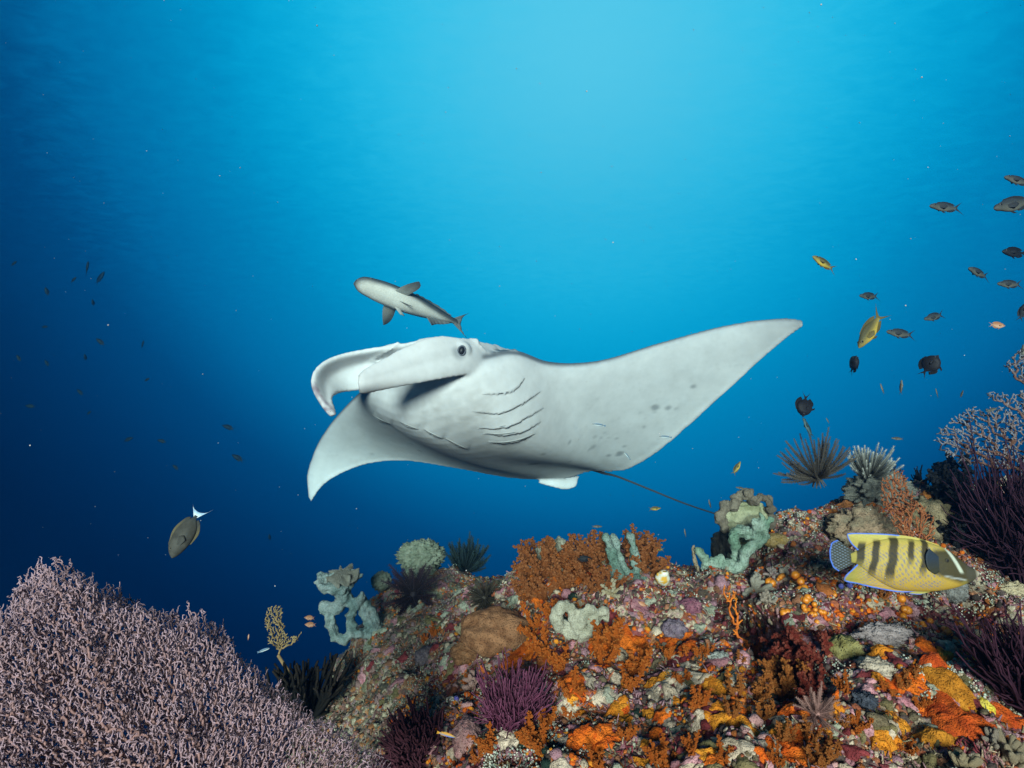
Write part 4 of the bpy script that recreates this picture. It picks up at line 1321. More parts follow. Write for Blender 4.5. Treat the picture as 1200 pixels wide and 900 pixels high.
def crust(name, label, cat, px, py, rpx, col, col2, thick=.008, seed=0, group=None, mat=None, stretch=1.0, ang=0.0, lob=.28):
    h = hit(px, py)
    if h is None:
        return None
    p, nn = spot(px, py)
    dd = to_px(p)[2]
    rad = rpx / F * dd
    CRUSTS.append((p, rad))
    g = np.random.default_rng(seed + 1000)
    # sheet axes: across the view and up the view, laid on the rock
    rt = norm(np.array([1.0, 0, 0]) - nn * nn[0]); up = np.cross(nn, rt)
    na, nr_ = 36, 9
    th = np.linspace(0, 2 * math.pi, na, endpoint=False)
    ph = g.uniform(0, 6.28, 5)
    ro = 1 + lob * (np.sin(2 * th + ph[0]) * .5 + np.sin(3 * th + ph[1]) * .7 + np.sin(5 * th + ph[2]) * .5 + np.sin(8 * th + ph[3]) * .35 + np.sin(13 * th + ph[4]) * .22)
    rows = [];
    for k in range(nr_):
        rho = (k / (nr_ - 1)) ** .8
        for i in range(na):
            u = ro[i] * rho * math.cos(th[i]) * stretch; v = ro[i] * rho * math.sin(th[i]) / stretch
            u, v = u * math.cos(ang) - v * math.sin(ang), u * math.sin(ang) + v * math.cos(ang)
            q = p + rad * (rt * u + up * v)
            f = BV.find_nearest(Vector(q))
            nz_ = np.array(f[1])
            if nz_ @ nn < 0:
                nz_ = -nz_
            lift = thick * (1 - rho ** 4) * (1 + .0) - .002 * (rho > .97)
            rows.append(np.array(f[0]) + norm(nz_ + nn) * lift)
    W = np.array(rows)
    # level out the rock's pits a little
    G = W.reshape(nr_, na, 3)
    for _ in range(6):
        G[1:-1] = (G[1:-1] * 2 + G[:-2] + G[2:] + np.roll(G[1:-1], 1, 1) + np.roll(G[1:-1], -1, 1)) / 6
    W = G.reshape(-1, 3)
    W = W + nn * (thick * .45 * fbm(W * 110, 3, seed))[:, None]
    c = np.array(col) + (np.array(col2) - np.array(col)) * np.clip(.5 + .8 * fbm(W * 45, 3, seed + 5), 0, 1)[:, None]
    mb = MB(); mb.add(W, grid_quads(nr_, na, True), None, c)
    o = mb.build(name, mat or M_CRUST, origin=p)
    tag(o, label, cat, group)
    return o


RO, RO2 = (.60, .085, .006), (.72, .16, .014)
OC, OC2 = (.54, .165, .010), (.64, .25, .022)
DR, DR2 = (.44, .055, .008), (.56, .10, .012)
for i, (x, y, r) in enumerate([(613, 768, 19), (670, 800, 18), (684, 862, 14), (709, 866, 16), (741, 754, 16), (655, 690, 12), (931, 884, 19), (925, 835, 11), (938, 860, 10), (1083, 755, 9), (1016, 737, 10),
                               (775, 842, 10), (632, 702, 10), (606, 790, 9), (768, 862, 8), (1065, 800, 17), (700, 762, 14)]):
    crust("encrusting_sponge", ("large" if r > 15 else "small" if r < 11 else "medium") + " vivid red orange sponge crust " + near(x, y), "sponge", x, y, r * 1.3, RO, RO2, .010, i, "vivid red orange sponge crusts", stretch=random.uniform(.8, 1.25), ang=random.random() * 3)
for i, (x, y, r) in enumerate([(726, 828, 13), (732, 807, 9), (681, 840, 9), (771, 800, 14), (838, 806, 15), (845, 843, 13), (870, 854, 18), (879, 838, 9), (762, 840, 10), (916, 860, 13), (1052, 851, 14), (1045, 868, 11), (1032, 872, 14), (757, 872, 7)]):
    crust("encrusting_sponge", ("large" if r > 15 else "small" if r < 11 else "medium") + " golden yellow sponge crust " + near(x, y), "sponge", x, y, r * 1.2, OC, OC2, .009, i + 30, "golden sponge crusts", stretch=random.uniform(.75, 1.3), ang=random.random() * 3)
crust("encrusting_sponge", "big deep red sponge sheet draped over the lower right reef", "sponge", 1122, 845, 36, DR, DR2, .012, 61, stretch=1.0, lob=.34)
crust("encrusting_sponge", "big ochre sponge sheet above the deep red one", "sponge", 1112, 802, 27, (.42, .15, .012), (.5, .2, .02), .012, 62, stretch=.8, ang=.4)
crust("encrusting_sponge", "rust red sponge sheet touching the ochre one at its upper end", "sponge", 1092, 772, 18, DR, DR2, .010, 63, stretch=1.2, ang=.5)
crust("encrusting_sponge", "small ochre sponge sheet at the lower edge of the deep red one", "sponge", 1093, 862, 20, (.42, .15, .012), (.5, .2, .02), .010, 64)
crust("encrusting_sponge", "deep red sponge tongue under the almost black bush", "sponge", 1178, 842, 26, DR, DR2, .010, 65, stretch=1.4, ang=-.3)
crust("encrusting_sponge", "bright yellow sponge patch with white fringe beside the deep red sheet", "sponge", 1153, 828, 11, (.62, .46, .02), (.66, .55, .12), .010, 66)
crust("encrusting_sponge", "dull orange sponge crust on the left flank of the knoll", "sponge", 990, 590, 13, (.30, .10, .03), (.38, .14, .045), .008, 67)
for i, (x, y, r) in enumerate([(1020, 562, 13), (1003, 602, 12), (1015, 590, 10), (975, 600, 9), (1087, 580, 9)]):
    crust("encrusting_sponge", "orange brown sponge crust on the knoll below the feather stars", "sponge", x, y, r, (.33, .10, .02), (.42, .15, .03), .008, i + 70, "orange crusts on the knoll")

# ---------------------------------------------------------------- smaller residents
def cup_mesh(seed):
    """glowing orange cup: a knot of round lobes, brightest on their crowns"""
    g = np.random.default_rng(seed)
    mb = MB()
    for k in range(6):
        c = g.normal(size=3) * [.45, .45, .15] + [0, 0, .25]
        r = g.uniform(.38, .6)
        V, T = ICO3
        W = V * r * (1 + .08 * fbm(V * 3 + k, 2, seed)[:, None])
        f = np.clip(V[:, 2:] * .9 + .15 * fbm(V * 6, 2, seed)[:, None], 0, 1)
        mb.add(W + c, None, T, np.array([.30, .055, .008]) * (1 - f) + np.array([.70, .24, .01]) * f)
    return mb.mesh("cup_sponge_lobes")


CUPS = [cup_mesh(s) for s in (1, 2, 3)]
for i, (x, y, r) in enumerate([(904, 684, 8), (917, 677, 6), (939, 690, 11), (944, 703, 8), (943, 713, 6), (953, 719, 7), (920, 718, 8), (931, 684, 7), (1060, 717, 10), (1108, 743, 9), (1120, 752, 7), (1080, 734, 8), (976, 696, 6), (963, 716, 6)]):
    h = hit(x, y)
    if h is None:
        continue
    p, nn = spot(x, y)
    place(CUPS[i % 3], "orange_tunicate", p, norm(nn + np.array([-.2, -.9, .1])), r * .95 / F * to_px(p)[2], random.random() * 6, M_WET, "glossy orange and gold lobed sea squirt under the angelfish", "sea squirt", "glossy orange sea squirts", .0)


def squirt(label, px, py, hpx, col, col2, name="tunicate", cat="sea squirt", group=None, lean=(0, -.6, .5)):
    p, nn = spot(px, py)
    k = 14; t = np.linspace(0, 1, k); a = np.linspace(0, 2 * math.pi, 18, endpoint=False)
    prof = np.interp(t, [0, .25, .55, .8, .92, 1], [.16, .34, .40, .27, .24, .12])
    V = np.stack([prof[:, None] * np.cos(a), prof[:, None] * np.sin(a) * .8, np.repeat((t + .02)[:, None], 18, 1)], -1)
    V[..., 0] += .1 * np.sin(t * 3)[:, None]
    c = np.where((vnoise(V.reshape(-1, 3) * 4, 3) > .25)[:, None], np.array(col2), np.array(col))
    mb = MB(); mb.add(V.reshape(-1, 3), grid_quads(k, 18, True), None, c)
    b = np.array([[.28, 0, .72]]); tubes(mb, np.array([[.1, 0, .55], [.24, 0, .68], [.36, 0, .78]]), [.18, .15, .11], 10, col2)
    me = mb.mesh(name)
    place(me, name, p, norm(nn + np.array(lean)), hpx / F * to_px(p)[2], random.random() * 2 - 1, M_WET, label, cat, group, .2)


squirt("white sea squirt with yellow mouths beside the rusty crest corals", 778, 686, 22, (.62, .60, .50), (.60, .33, .04))
squirt("little blue sea squirt beneath the tail of the angelfish", 986, 690, 8, (.07, .08, .34), (.10, .12, .42), group="blue sea squirts under the angelfish")
squirt("little blue sea squirt beneath the tail of the angelfish", 996, 689, 9, (.07, .08, .34), (.10, .12, .42), group="blue sea squirts under the angelfish")
squirt("little blue sea squirt above the pink knobbly coral lump", 536, 822, 8, (.09, .08, .34), (.12, .12, .42))


def stubs(name, label, px, py, hpx, col, tipc, seed, n=9, spread=.8, r=.13, group=None, cat="coral"):
    """cluster of stubby blunt fingers"""
    g = np.random.default_rng(seed)
    p, nn = spot(px, py)
    mb = MB(); k = 6; t = np.linspace(0, 1, k)
    for i in range(n):
        a = g.uniform(0, 6.28); e = g.uniform(0, spread)
        d = np.array([math.cos(a) * math.sin(e), math.sin(a) * math.sin(e), math.cos(e)])
        L_ = g.uniform(.6, 1)
        P = d * L_ * t[:, None] + np.cumsum(g.normal(size=(k, 3)) * .03, 0)
        tubes(mb, P, np.interp(t, [0, .8, 1], [r * 1.1, r, r * .6]), 8, np.array(col)[None, None] * (1 - t[None, :, None]) + np.array(tipc)[None, None] * t[None, :, None])
        if g.random() < .7:
            d2 = norm(d + g.normal(size=3) * .7)
            q = P[3]
            tubes(mb, np.array([q, q + d2 * .2, q + d2 * .38]), [r * .9, r * .8, r * .55], 8, tipc)
    me = mb.mesh(name)
    place(me, name, p - nn * .003, norm(nn + np.array([0, -.4, .2])), hpx / F * to_px(p)[2], g.uniform(0, 6), M_LEATHER, label, cat, group, .3)


stubs("finger_coral", "pale pink stubby finger coral on the left slope", 553, 808, 24, (.45, .24, .19), (.55, .34, .29), 1, 7)
stubs("finger_coral", "cream stubby branching coral at the foot of the mint finger sponge", 716, 694, 17, (.42, .33, .18), (.58, .50, .34), 2, 12, 1.2)
stubs("finger_coral", "cream star shaped finger coral on the left ridge", 541, 742, 14, (.36, .30, .18), (.46, .4, .26), 3, 10, 1.4)
stubs("finger_coral", "beige branching coral on the bottom right of the reef", 1186, 893, 34, (.40, .30, .19), (.52, .42, .28), 4, 16, 1.2)
stubs("finger_coral", "beige stubby coral beside the lower edge of the deep red sponge sheet", 1165, 872, 24, (.36, .28, .22), (.46, .38, .3), 5, 12, 1.2)
stubs("finger_coral", "pale cream stubby coral under the small ochre sponge sheet", 1128, 900, 24, (.44, .33, .18), (.55, .44, .28), 6, 14, 1.2)
stubs("finger_coral", "whitish branching coral near the pale green antler sponge", 887, 692, 24, (.36, .31, .24), (.46, .42, .34), 7, 14, 1.2)
stubs("finger_coral", "cream knobbly coral left of the orange sea squirts", 898, 706, 18, (.40, .31, .24), (.5, .41, .33), 8, 14, 1.3)
stubs("finger_coral", "pale yellow white coral tuft on the crest behind the mint finger sponge", 757, 630, 12, (.42, .42, .30), (.55, .54, .42), 9, 14, 1.4)
stubs("finger_coral", "pinkish cream coral tuft right of the pale green antler sponge", 905, 672, 12, (.44, .30, .27), (.5, .4, .36), 10, 12, 1.3)
for i, (x, y, r) in enumerate([(612, 864, 8), (616, 872, 7), (648, 876, 7), (746, 838, 8), (640, 880, 5), (640, 895, 6), (702, 722, 7), (688, 722, 6), (660, 728, 6), (672, 700, 6)]):
    lump("turtle_weed", "small dark green velvety algae ball " + near(x, y), "algae", x, y, r, r * .8, r / F * 1.2, (.012, .026, .02), (.02, .04, .03), i + 50, M_SOFT, cells=.5, group="dark green algae balls")
for i, (x, y, r) in enumerate([(843, 775, 13), (1013, 822, 13)]):
    lump("cushion_coral", ["silvery grey beaded coral cushion on the open reef face", "blue black beaded coral cushion on the lower reef"][i], "coral", x, y, r, r * .8, .015,
         [(.25, .26, .24), (.03, .035, .05)][i], [(.34, .36, .33), (.09, .10, .13)][i], i + 65, M_LEATHER, cells=.9)

# named crusts: beige, mauve, maroon, grey-green patches told apart on the face
kinds = [("beige sponge crust", (.46, .36, .26), (.58, .47, .36), "beige sponge crusts"), ("mauve pink coralline crust", (.36, .14, .17), (.46, .24, .26), "mauve coralline crusts"),
         ("dark maroon crust", (.14, .022, .025), (.22, .04, .045), "maroon crusts"), ("grey green sponge crust", (.26, .27, .20), (.36, .36, .28), "grey green crusts"),
         ("olive brown sponge crust", (.13, .11, .05), (.19, .15, .07), "olive brown crusts")]
for i in range(46):
    x, y = random.uniform(625, 1170), random.uniform(735, 898)
    if (860 < x < 910 and 700 < y < 760) or (1020 < x < 1160 and y < 760):
        continue
    rp = random.uniform(6, 17); gold = random.random() < .36
    crust("encrusting_sponge", ("large" if rp > 15 else "small" if rp < 11 else "medium") + (" golden yellow sponge crust " if gold else " vivid red orange sponge crust ") + near(x, y), "sponge", x, y, rp, OC if gold else RO, OC2 if gold else RO2, .008, 900 + i, "golden sponge crusts" if gold else "vivid red orange sponge crusts", None, random.uniform(.7, 1.4), random.random() * 3, .36)
zones = [(0, 650, 930, 770, 900, 34, 17), (0, 560, 650, 790, 880, 10, 13), (1, 640, 1150, 690, 900, 44, 14), (2, 640, 1150, 690, 900, 36, 14), (3, 420, 620, 690, 800, 26, 10), (3, 700, 1100, 690, 900, 26, 10), (4, 780, 1150, 780, 900, 22, 13), (0, 960, 1150, 730, 900, 14, 14), (1, 420, 620, 680, 800, 24, 9), (0, 410, 620, 690, 830, 24, 8), (2, 430, 600, 690, 800, 10, 8), (4, 400, 560, 720, 830, 14, 9)]
for zi, (k, x0, x1, y0, y1, n, rm) in enumerate(zones):
    lab, c1, c2, grp = kinds[k]
    for i in range(n):
        x, y = random.uniform(x0, x1), random.uniform(y0, y1)
        if (860 < x < 910 and 700 < y < 760) or (960 < x < 1150 and 600 < y < 705):
            continue
        f = random.uniform(.75, 1.15)
        rp = random.uniform(.45, 1) * rm
        crust("reef_crust", ("broad " if rp > 13 else "little " if rp < 8 else "") + lab + " " + near(x, y), "crust", x, y, rp, tuple(np.array(c1) * f), tuple(np.array(c2) * f), random.uniform(.004, .008), 200 + zi * 50 + i, grp, M_LUMP, random.uniform(.65, 1.5), random.random() * 3, .38)

# ---------------------------------------------------------------- countless small growths
V3 = P3.reshape(len(xs), len(ys), 3)


def samples(n_px, n_area, box=(300, 1200, 540, 905)):
    """points on the reef: half by what the eye can resolve, half evenly over the rock"""
    pos, nn = [], []
    X = np.random.default_rng(n_px).uniform([box[0], box[2]], [box[1], box[3]], (n_px, 2))
    for x, y in X:
        h = hit(x, y)
        if h is not None and h[0][1] < 3.6:
            pos.append(h[0]); nn.append(h[1])
    g = np.random.default_rng(n_area + 5)
    idx = g.integers(0, len(P3), n_area)
    idx = idx[(P3[idx, 1] > .7) & (P3[idx, 1] < 3.2) & (P3[idx, 2] > -1.2)]
    pos += list(P3[idx]); nn += list(NRM[idx])
    pos, nn = np.array(pos), np.array(nn)
    keep = np.ones(len(pos), bool)
    for cp, cr in CRUSTS:
        keep &= (np.linalg.norm(pos - cp, axis=1) > cr * .85) | (g.random(len(pos)) < .06)
    return pos[keep], nn[keep]


def pick(pal, n, g):
    pal = np.array(pal)
    return pal[g.integers(0, len(pal), n)] * g.uniform(.7, 1.25, (n, 1))


def dark_left(P, c):  # mixes the left ridge's light falloff and water tint into growth colours
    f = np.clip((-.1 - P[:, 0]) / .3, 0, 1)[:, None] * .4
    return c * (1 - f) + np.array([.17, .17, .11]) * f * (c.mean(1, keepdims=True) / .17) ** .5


g = np.random.default_rng(77)
patch = lambda P, sc, sd: fbm(P * sc, 2, sd)
# rounded lumps
P, Nn = samples(13500, 5000)
n = len(P); mb = MB()
rad = g.gamma(2.0, .0013, n) + .0014
pal = [(.42, .33, .23), (.34, .15, .17), (.18, .04, .045), (.40, .12, .03), (.13, .10, .06), (.46, .37, .27), (.30, .16, .19), (.07, .05, .045), (.30, .13, .07), (.34, .10, .05), (.46, .25, .24)]
kidx = (np.clip(.5 + .6 * patch(P, 14, 3) + .2 * g.normal(size=n), 0, .999) * len(pal)).astype(int)
c = np.array(pal)[kidx] * g.uniform(.7, 1.3, (n, 1))
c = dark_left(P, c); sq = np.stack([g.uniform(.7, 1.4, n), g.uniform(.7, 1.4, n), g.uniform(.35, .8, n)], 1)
for big, shape in ((True, ICO2), (False, ICO1)):
    s_ = (rad > .0062) == big
    balls(mb, P[s_] + Nn[s_] * rad[s_][:, None] * .25, rad[s_], c[s_], shape, sq[s_], Nn[s_], .17)
o = mb.build("reef_turf", M_LUMP); tag(o, "low lumpy turf of mixed encrusting animals covering the reef rock", "reef turf", kind="stuff")
# pale beads: mint white polyps in patches
P, Nn = samples(34000, 3000)
m = (patch(P, 9, 8) + .5 * patch(P, 28, 9)) > .32
P, Nn = P[m], Nn[m]; n = len(P)
rad = g.uniform(.0011, .0026, n)
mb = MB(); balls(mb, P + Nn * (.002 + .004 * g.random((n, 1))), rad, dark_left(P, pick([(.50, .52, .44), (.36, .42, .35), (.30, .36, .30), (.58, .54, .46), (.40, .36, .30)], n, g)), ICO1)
o = mb.build("pale_polyps", M_LUMP); tag(o, "tiny mint white polyps beading the reef in patches", "polyps", kind="stuff")
# orange dots
P, Nn = samples(12000, 300, (400, 1200, 560, 905))
m = (patch(P, 8, 18) + .6 * patch(P, 30, 19)) > .22
P, Nn = P[m], Nn[m]; n = len(P)
rad = g.uniform(.0016, .0050, n) * np.where(g.random(n) < .15, 1.6, 1)
mb = MB(); balls(mb, P + Nn * rad[:, None] * .4, rad, pick([(.60, .13, .012), (.52, .10, .012), (.62, .22, .02), (.40, .06, .012)], n, g), ICO1, np.stack([g.uniform(.8, 1.4, n)] * 2 + [g.uniform(.5, .9, n)], 1), Nn, .08)
o = mb.build("orange_polyps", M_SOFT); tag(o, "tiny orange sponge buttons dotting the reef face", "polyps", kind="stuff")
# short tufts: fine upright hairs of hydroids, algae and bryozoans
P, Nn = samples(23000, 4000)
m = (patch(P, 11, 28) + .5 * patch(P, 31, 29)) > .05
P, Nn = P[m], Nn[m]; n = len(P)
d = norm(Nn + g.normal(size=(n, 3)) * .55); L_ = g.uniform(.003, .010, (n, 1))
bend = g.normal(size=(n, 3)) * .002
kidx = (np.clip(.5 + .7 * patch(P, 12, 5) + .15 * g.normal(size=n), 0, .999) * 7).astype(int)
c = np.array([(.17, .03, .04), (.28, .12, .13), (.38, .29, .20), (.09, .07, .05), (.20, .18, .11), (.32, .10, .05), (.33, .19, .22)])[kidx] * g.uniform(.7, 1.3, (n, 1))
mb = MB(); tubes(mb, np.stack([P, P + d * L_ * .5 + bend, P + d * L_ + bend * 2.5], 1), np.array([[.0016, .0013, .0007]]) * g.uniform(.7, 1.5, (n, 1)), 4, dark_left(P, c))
o = mb.build("hydroid_tufts", M_LUMP); tag(o, "short hairy tufts of hydroids and algae over the reef", "turf", kind="stuff")
# suspended specks
n = 420
Q_ = np.array([at(a_, b_, d_) for a_, b_, d_ in zip(g.uniform(-20, 1220, n), g.uniform(-20, 700, n), g.uniform(.7, 3.6, n))])
rad = g.uniform(.0004, .0011, n)
mb = MB(); balls(mb, Q_, rad, np.full((n, 3), .45), ICO1)
o = mb.build("marine_snow", M_LUMP); tag(o, "pale specks of plankton drifting in the water", "plankton", kind="stuff")

# ================================================================== FISH
def fish_body(top, bot, wid, colfn, nx=60, na=28, scale=.01, end_round=True):
    """top / bot / wid: lists of (x, value); nose at the largest x; lengths in units, scale to metres"""
    xs_ = np.array(sorted(p[0] for p in top))
    x0, x1 = xs_[0], xs_[-1]
    u = (1 - np.cos(np.linspace(0, math.pi, nx))) / 2
    X = x1 - (x1 - x0) * u

    def f(tab):
        tab = sorted(tab); return interp([p[0] for p in tab], [p[1] for p in tab], X)
    tp, bt, w = f(top), f(bot), np.maximum(f(wid), .05)
    a = np.linspace(0, 2 * math.pi, na, endpoint=False)
    mid, hh = (tp + bt) / 2, np.maximum((tp - bt) / 2, .05)
    ca, sa = np.cos(a), np.sin(a)
    Y = w[:, None] * np.sign(ca) * np.abs(ca) ** .9
    Zz = mid[:, None] + hh[:, None] * sa[None]
    V = np.stack([np.repeat(X[:, None], na, 1), Y, Zz], -1).reshape(-1, 3)
    n = len(V)
    caps = np.array([[X[0] + .1, 0, mid[0]], [X[-1], 0, mid[-1]]])
    j = np.arange(na)
    t = np.concatenate([np.stack([np.full(na, n), (j + 1) % na, j], 1), np.stack([np.full(na, n + 1), (nx - 1) * na + j, (nx - 1) * na + (j + 1) % na], 1)])
    W = np.concatenate([V, caps])
    mb = MB(); mb.add(W * scale, grid_quads(nx, na, True, True), t, np.clip(colfn(W), .004, 1))
    return mb


def fin(base, outer, thick, colfn, scale=.01, rows=8, cols=26, y=0.0, out_y=0.0, y0=None):
    """thin tapered membrane between a base line and an outer line, both lists of (x, z)"""
    b = np.array(base, float); o = np.array(outer, float)
    B = interp(np.linspace(0, 1, len(b)), b, np.linspace(0, 1, cols)) if len(b) > 2 else b[0] + (b[1] - b[0]) * np.linspace(0, 1, cols)[:, None]
    O = interp(np.linspace(0, 1, len(o)), o, np.linspace(0, 1, cols)) if len(o) > 2 else o[0] + (o[1] - o[0]) * np.linspace(0, 1, cols)[:, None]
    v = np.linspace(0, 1, rows)[:, None, None]
    G = B[None] * (1 - v) + O[None] * v
    vv = np.linspace(0, 1, rows)[:, None]
    th = thick * (1 - .75 * vv) * np.ones((1, cols))
    th[:, 0] *= .3; th[:, -1] *= .3
    yc = y + out_y * vv + (.02 * np.sin(np.linspace(0, 34, cols)))[None] * vv * thick * 30
    A = np.stack([G[..., 0], yc + th, G[..., 1]], -1).reshape(-1, 3); Bk = np.stack([G[..., 0], yc - th, G[..., 1]], -1).reshape(-1, 3)
    n = rows * cols
    q = grid_quads(rows, cols)
    j = np.arange(cols - 1); e = (rows - 1) * cols
    rim = np.stack([e + j, e + j + 1, n + e + j + 1, n + e + j], 1)
    i = np.arange(rows - 1) * cols
    s1 = np.stack([i, i + cols, n + i + cols, n + i], 1); s2 = np.stack([i + cols - 1, n + i + cols - 1, n + i + 2 * cols - 1, i + 2 * cols - 1], 1)
    W = np.concatenate([A, Bk])
    mb = MB(); mb.add(W * scale, np.concatenate([q, q[:, ::-1] + n, rim, s1, s2]), None, np.clip(colfn(W), .004, 1))
    return mb


def eye_mb(x, y, z, r, scale, iris):
    mb = MB()
    V, T = ICO3
    W = V * [1, .5, 1] * r
    d = np.hypot(V[:, 0], V[:, 2])
    c = np.where((d < .55)[:, None], np.array([.008, .008, .01]), np.array(iris))
    mb.add((W + [x, y, z]) * scale, None, T, c)
    return mb


class Kind:
    """a species: list of (part name, mesh, material)"""
    def __init__(self):
        self.parts = []

    def part(self, name, mb, mat=None):
        self.parts.append((name, mb.mesh(name), mat or M_FISH))


def put_fish(kind, name, label, cat, nose, tail, group=None, roll=0.0, simple=False, length_units=None, up=(0, 0, 1)):
    """nose and tail tip as (px, py, d)"""
    A, B = at(*nose), at(*tail)
    x = norm(A - B)
    z = np.array(up, float); z = norm(z - x * (z @ x)); y = np.cross(z, x)
    c, s = math.cos(roll), math.sin(roll)
    y, z = y * c + z * s, -y * s + z * c
    sc = np.linalg.norm(A - B) / kind.length
    M = np.eye(4)
    M[:3, 0], M[:3, 1], M[:3, 2] = x * sc, y * sc, z * sc
    M[:3, 3] = B + (A - B) * kind.centre
    if simple:
        # far off: a silhouette is all the eye gets, so one body with its tail
        o = bpy.data.objects.new(name, kind.far); C.objects.link(o)
        o.matrix_world = Matrix(M.tolist())
        return tag(o, label, cat, group)
    root = thing(name, label, cat, (0, 0, 0), group)
    root.matrix_world = Matrix(M.tolist())
    for nm, me, mat in kind.parts:
        o = bpy.data.objects.new(nm, me)
        if not me.materials:
            me.materials.append(mat)
        C.objects.link(o); o.parent = root
    return root


def ramp3(v, a, b):
    return np.clip((v - a) / (b - a), 0, 1)[:, None]


def mixc(a, b, w):
    return np.asarray(a) * (1 - w) + np.asarray(b) * w


def small_fish(back, belly, finc, iris, hi=17.0, tailfork=12.0, lo=None, tail_len=26, yellow=None):
    """damselfish: oval body, long dorsal, forked tail. 100 units long, nose at +50"""
    lo = lo or hi
    K = Kind(); K.length, K.centre = 1.0, .5
    s = .01

    def cf(W):
        w = ramp3(W[:, 2], -lo * .75, hi * .45)
        c = mixc(belly, back, w)
        if yellow is not None:
            c = mixc(c, yellow, ramp3(W[:, 2], 0, -lo * .8) * ramp3(W[:, 0], 45, 20) * .8)
        sc_ = .12 * np.sin(W[:, 0] * 1.9)[:, None] * np.sin(W[:, 2] * 2.1)[:, None]
        return c * (1 + sc_)
    ff = lambda W: mixc(finc, np.array(finc) * .6, ramp3(np.abs(W[:, 2]), 4, hi * 1.3))
    tp = [(50, .5), (45, 5), (36, hi * .62), (22, hi * .95), (4, hi), (-12, hi * .62), (-22, 4.6), (-27, 4)]
    bt = [(50, -1), (45, -4.5), (36, -lo * .58), (22, -lo * .92), (4, -lo), (-12, -lo * .6), (-22, -4.6), (-27, -4)]
    wd = [(50, .6), (44, 4), (34, hi * .42), (18, hi * .46), (0, hi * .40), (-14, hi * .2), (-27, 1)]
    K.part("body", fish_body(tp, bt, wd, cf, scale=s))
    K.part("tail_fin", fin([(-25, 4), (-25, -4)], [(-50, tailfork * 1.3), (-42, tailfork * .85), (-25 - tail_len * .26, 0), (-42, -tailfork * .85), (-50, -tailfork * 1.3)], .55, ff, s))
    K.part("dorsal_fin", fin([(26, hi * .88), (4, hi * .96), (-18, hi * .40)], [(24, hi * 1.08), (2, hi * 1.28), (-16, hi * 1.05), (-27, hi * .62)], .5, ff, s))
    K.part("anal_fin", fin([(2, -lo * .95), (-8, -lo * .74), (-19, -lo * .34)], [(0, -lo * 1.12), (-12, -lo * 1.1), (-27, -lo * .6)], .5, ff, s))
    K.part("pelvic_fin", fin([(20, -lo * .9), (12, -lo * .95)], [(12, -lo * 1.35), (4, -lo * 1.42)], .45, ff, s, 5, 8))
    for sd in (-1, 1):
        K.part("pectoral_fin", fin([(25, 1), (24, -5)], [(12, 2), (7, -3), (14, -8)], .35, ff, s, 6, 12, sd * hi * .44, sd * 5))
        K.part("eye", eye_mb(38, sd * hi * .36, 3.2, 3.4, s, iris))
    m = MB()
    for nm, me, _ in K.parts[:4]:
        v = np.zeros(len(me.vertices) * 3); me.vertices.foreach_get("co", v)
        q = [p.vertices[:] for p in me.polygons if len(p.vertices) == 4]; t = [p.vertices[:] for p in me.polygons if len(p.vertices) == 3]
        cc = np.zeros(len(me.vertices) * 4); me.color_attributes["Col"].data.foreach_get("color", cc)
        m.add(v.reshape(-1, 3), q, t, cc.reshape(-1, 4)[:, :3])
    K.far = m.mesh("far_fish"); K.far.materials.append(M_FISH)
    return K


CHROMIS = small_fish((.030, .036, .042), (.10, .10, .085), (.022, .026, .032), (.06, .065, .07), 11.5, 14)
GOLDEN = small_fish((.06, .056, .028), (.34, .26, .07), (.10, .08, .03), (.12, .11, .06), 13, 15, yellow=(.48, .34, .05))
DAMSEL = small_fish((.010, .010, .013), (.016, .016, .02), (.008, .008, .010), (.05, .05, .06), 30, 13, 30)
SLIM = small_fish((.05, .05, .045), (.18, .16, .13), (.07, .06, .05), (.08, .08, .08), 9.5, 9)
TEAL = small_fish((.02, .045, .055), (.07, .12, .13), (.02, .045, .055), (.05, .06, .06), 9.5, 9)
ORANGE = small_fish((.34, .14, .07), (.55, .32, .22), (.42, .18, .08), (.12, .1, .08), 17, 12)
DARKF = small_fish((.008, .010, .014), (.014, .016, .02), (.008, .010, .014), (.05, .05, .05), 15, 12)


def px_fish(kind, name, label, cat, cx, cy, L_, ang, d, group=None, turn=0.0, simple=False, roll=0.0):
    """centre pixel, length in pixels, heading in degrees in the picture (0 = nose right, 180 = nose left, 90 = nose up), turn = nose towards (+) camera"""
    dx, dy = math.cos(R(ang)) * L_ / 2, -math.sin(R(ang)) * L_ / 2
    c = math.cos(turn); dz = math.sin(turn) * L_ / F * d / 2
    return put_fish(kind, name, label, cat, (cx + dx, cy + dy, d - dz), (cx - dx, cy - dy, d + dz), group, roll, simple)


school = "small damselfish schooling in open water over the reef"
G1 = "grey damselfish of the school"
px_fish(CHROMIS, "damselfish", "slim slate grey damselfish swimming level above the golden ones", "fish", 1109, 243, 40, 175, 1.6, None, .2)
px_fish(CHROMIS, "damselfish", "large grey damselfish with pale belly leading the school", "fish", 1190, 239, 52, 192, 1.3, None, .3)
px_fish(CHROMIS, "damselfish", "dark grey damselfish swimming just above the large pale bellied one", "fish", 1194, 212, 36, 165, 1.5, None, .2)
px_fish(GOLDEN, "damselfish", "slender olive yellow damselfish alone above the manta wing tip", "fish", 966, 309, 33, 148, 1.7, None, .3)
px_fish(GOLDEN, "damselfish", "golden damselfish diving nose down with its forked tail raised", "fish", 1021, 385, 54, 237, 1.35, None, .2)
px_fish(CHROMIS, "damselfish", "dusky damselfish with forked tail beside the diving golden one", "fish", 1056, 391, 35, 172, 1.6, None, .2)
px_fish(CHROMIS, "damselfish", "small stubby grey damselfish above the diving golden one", "fish", 1019, 347, 24, 178, 1.9, None, .5)
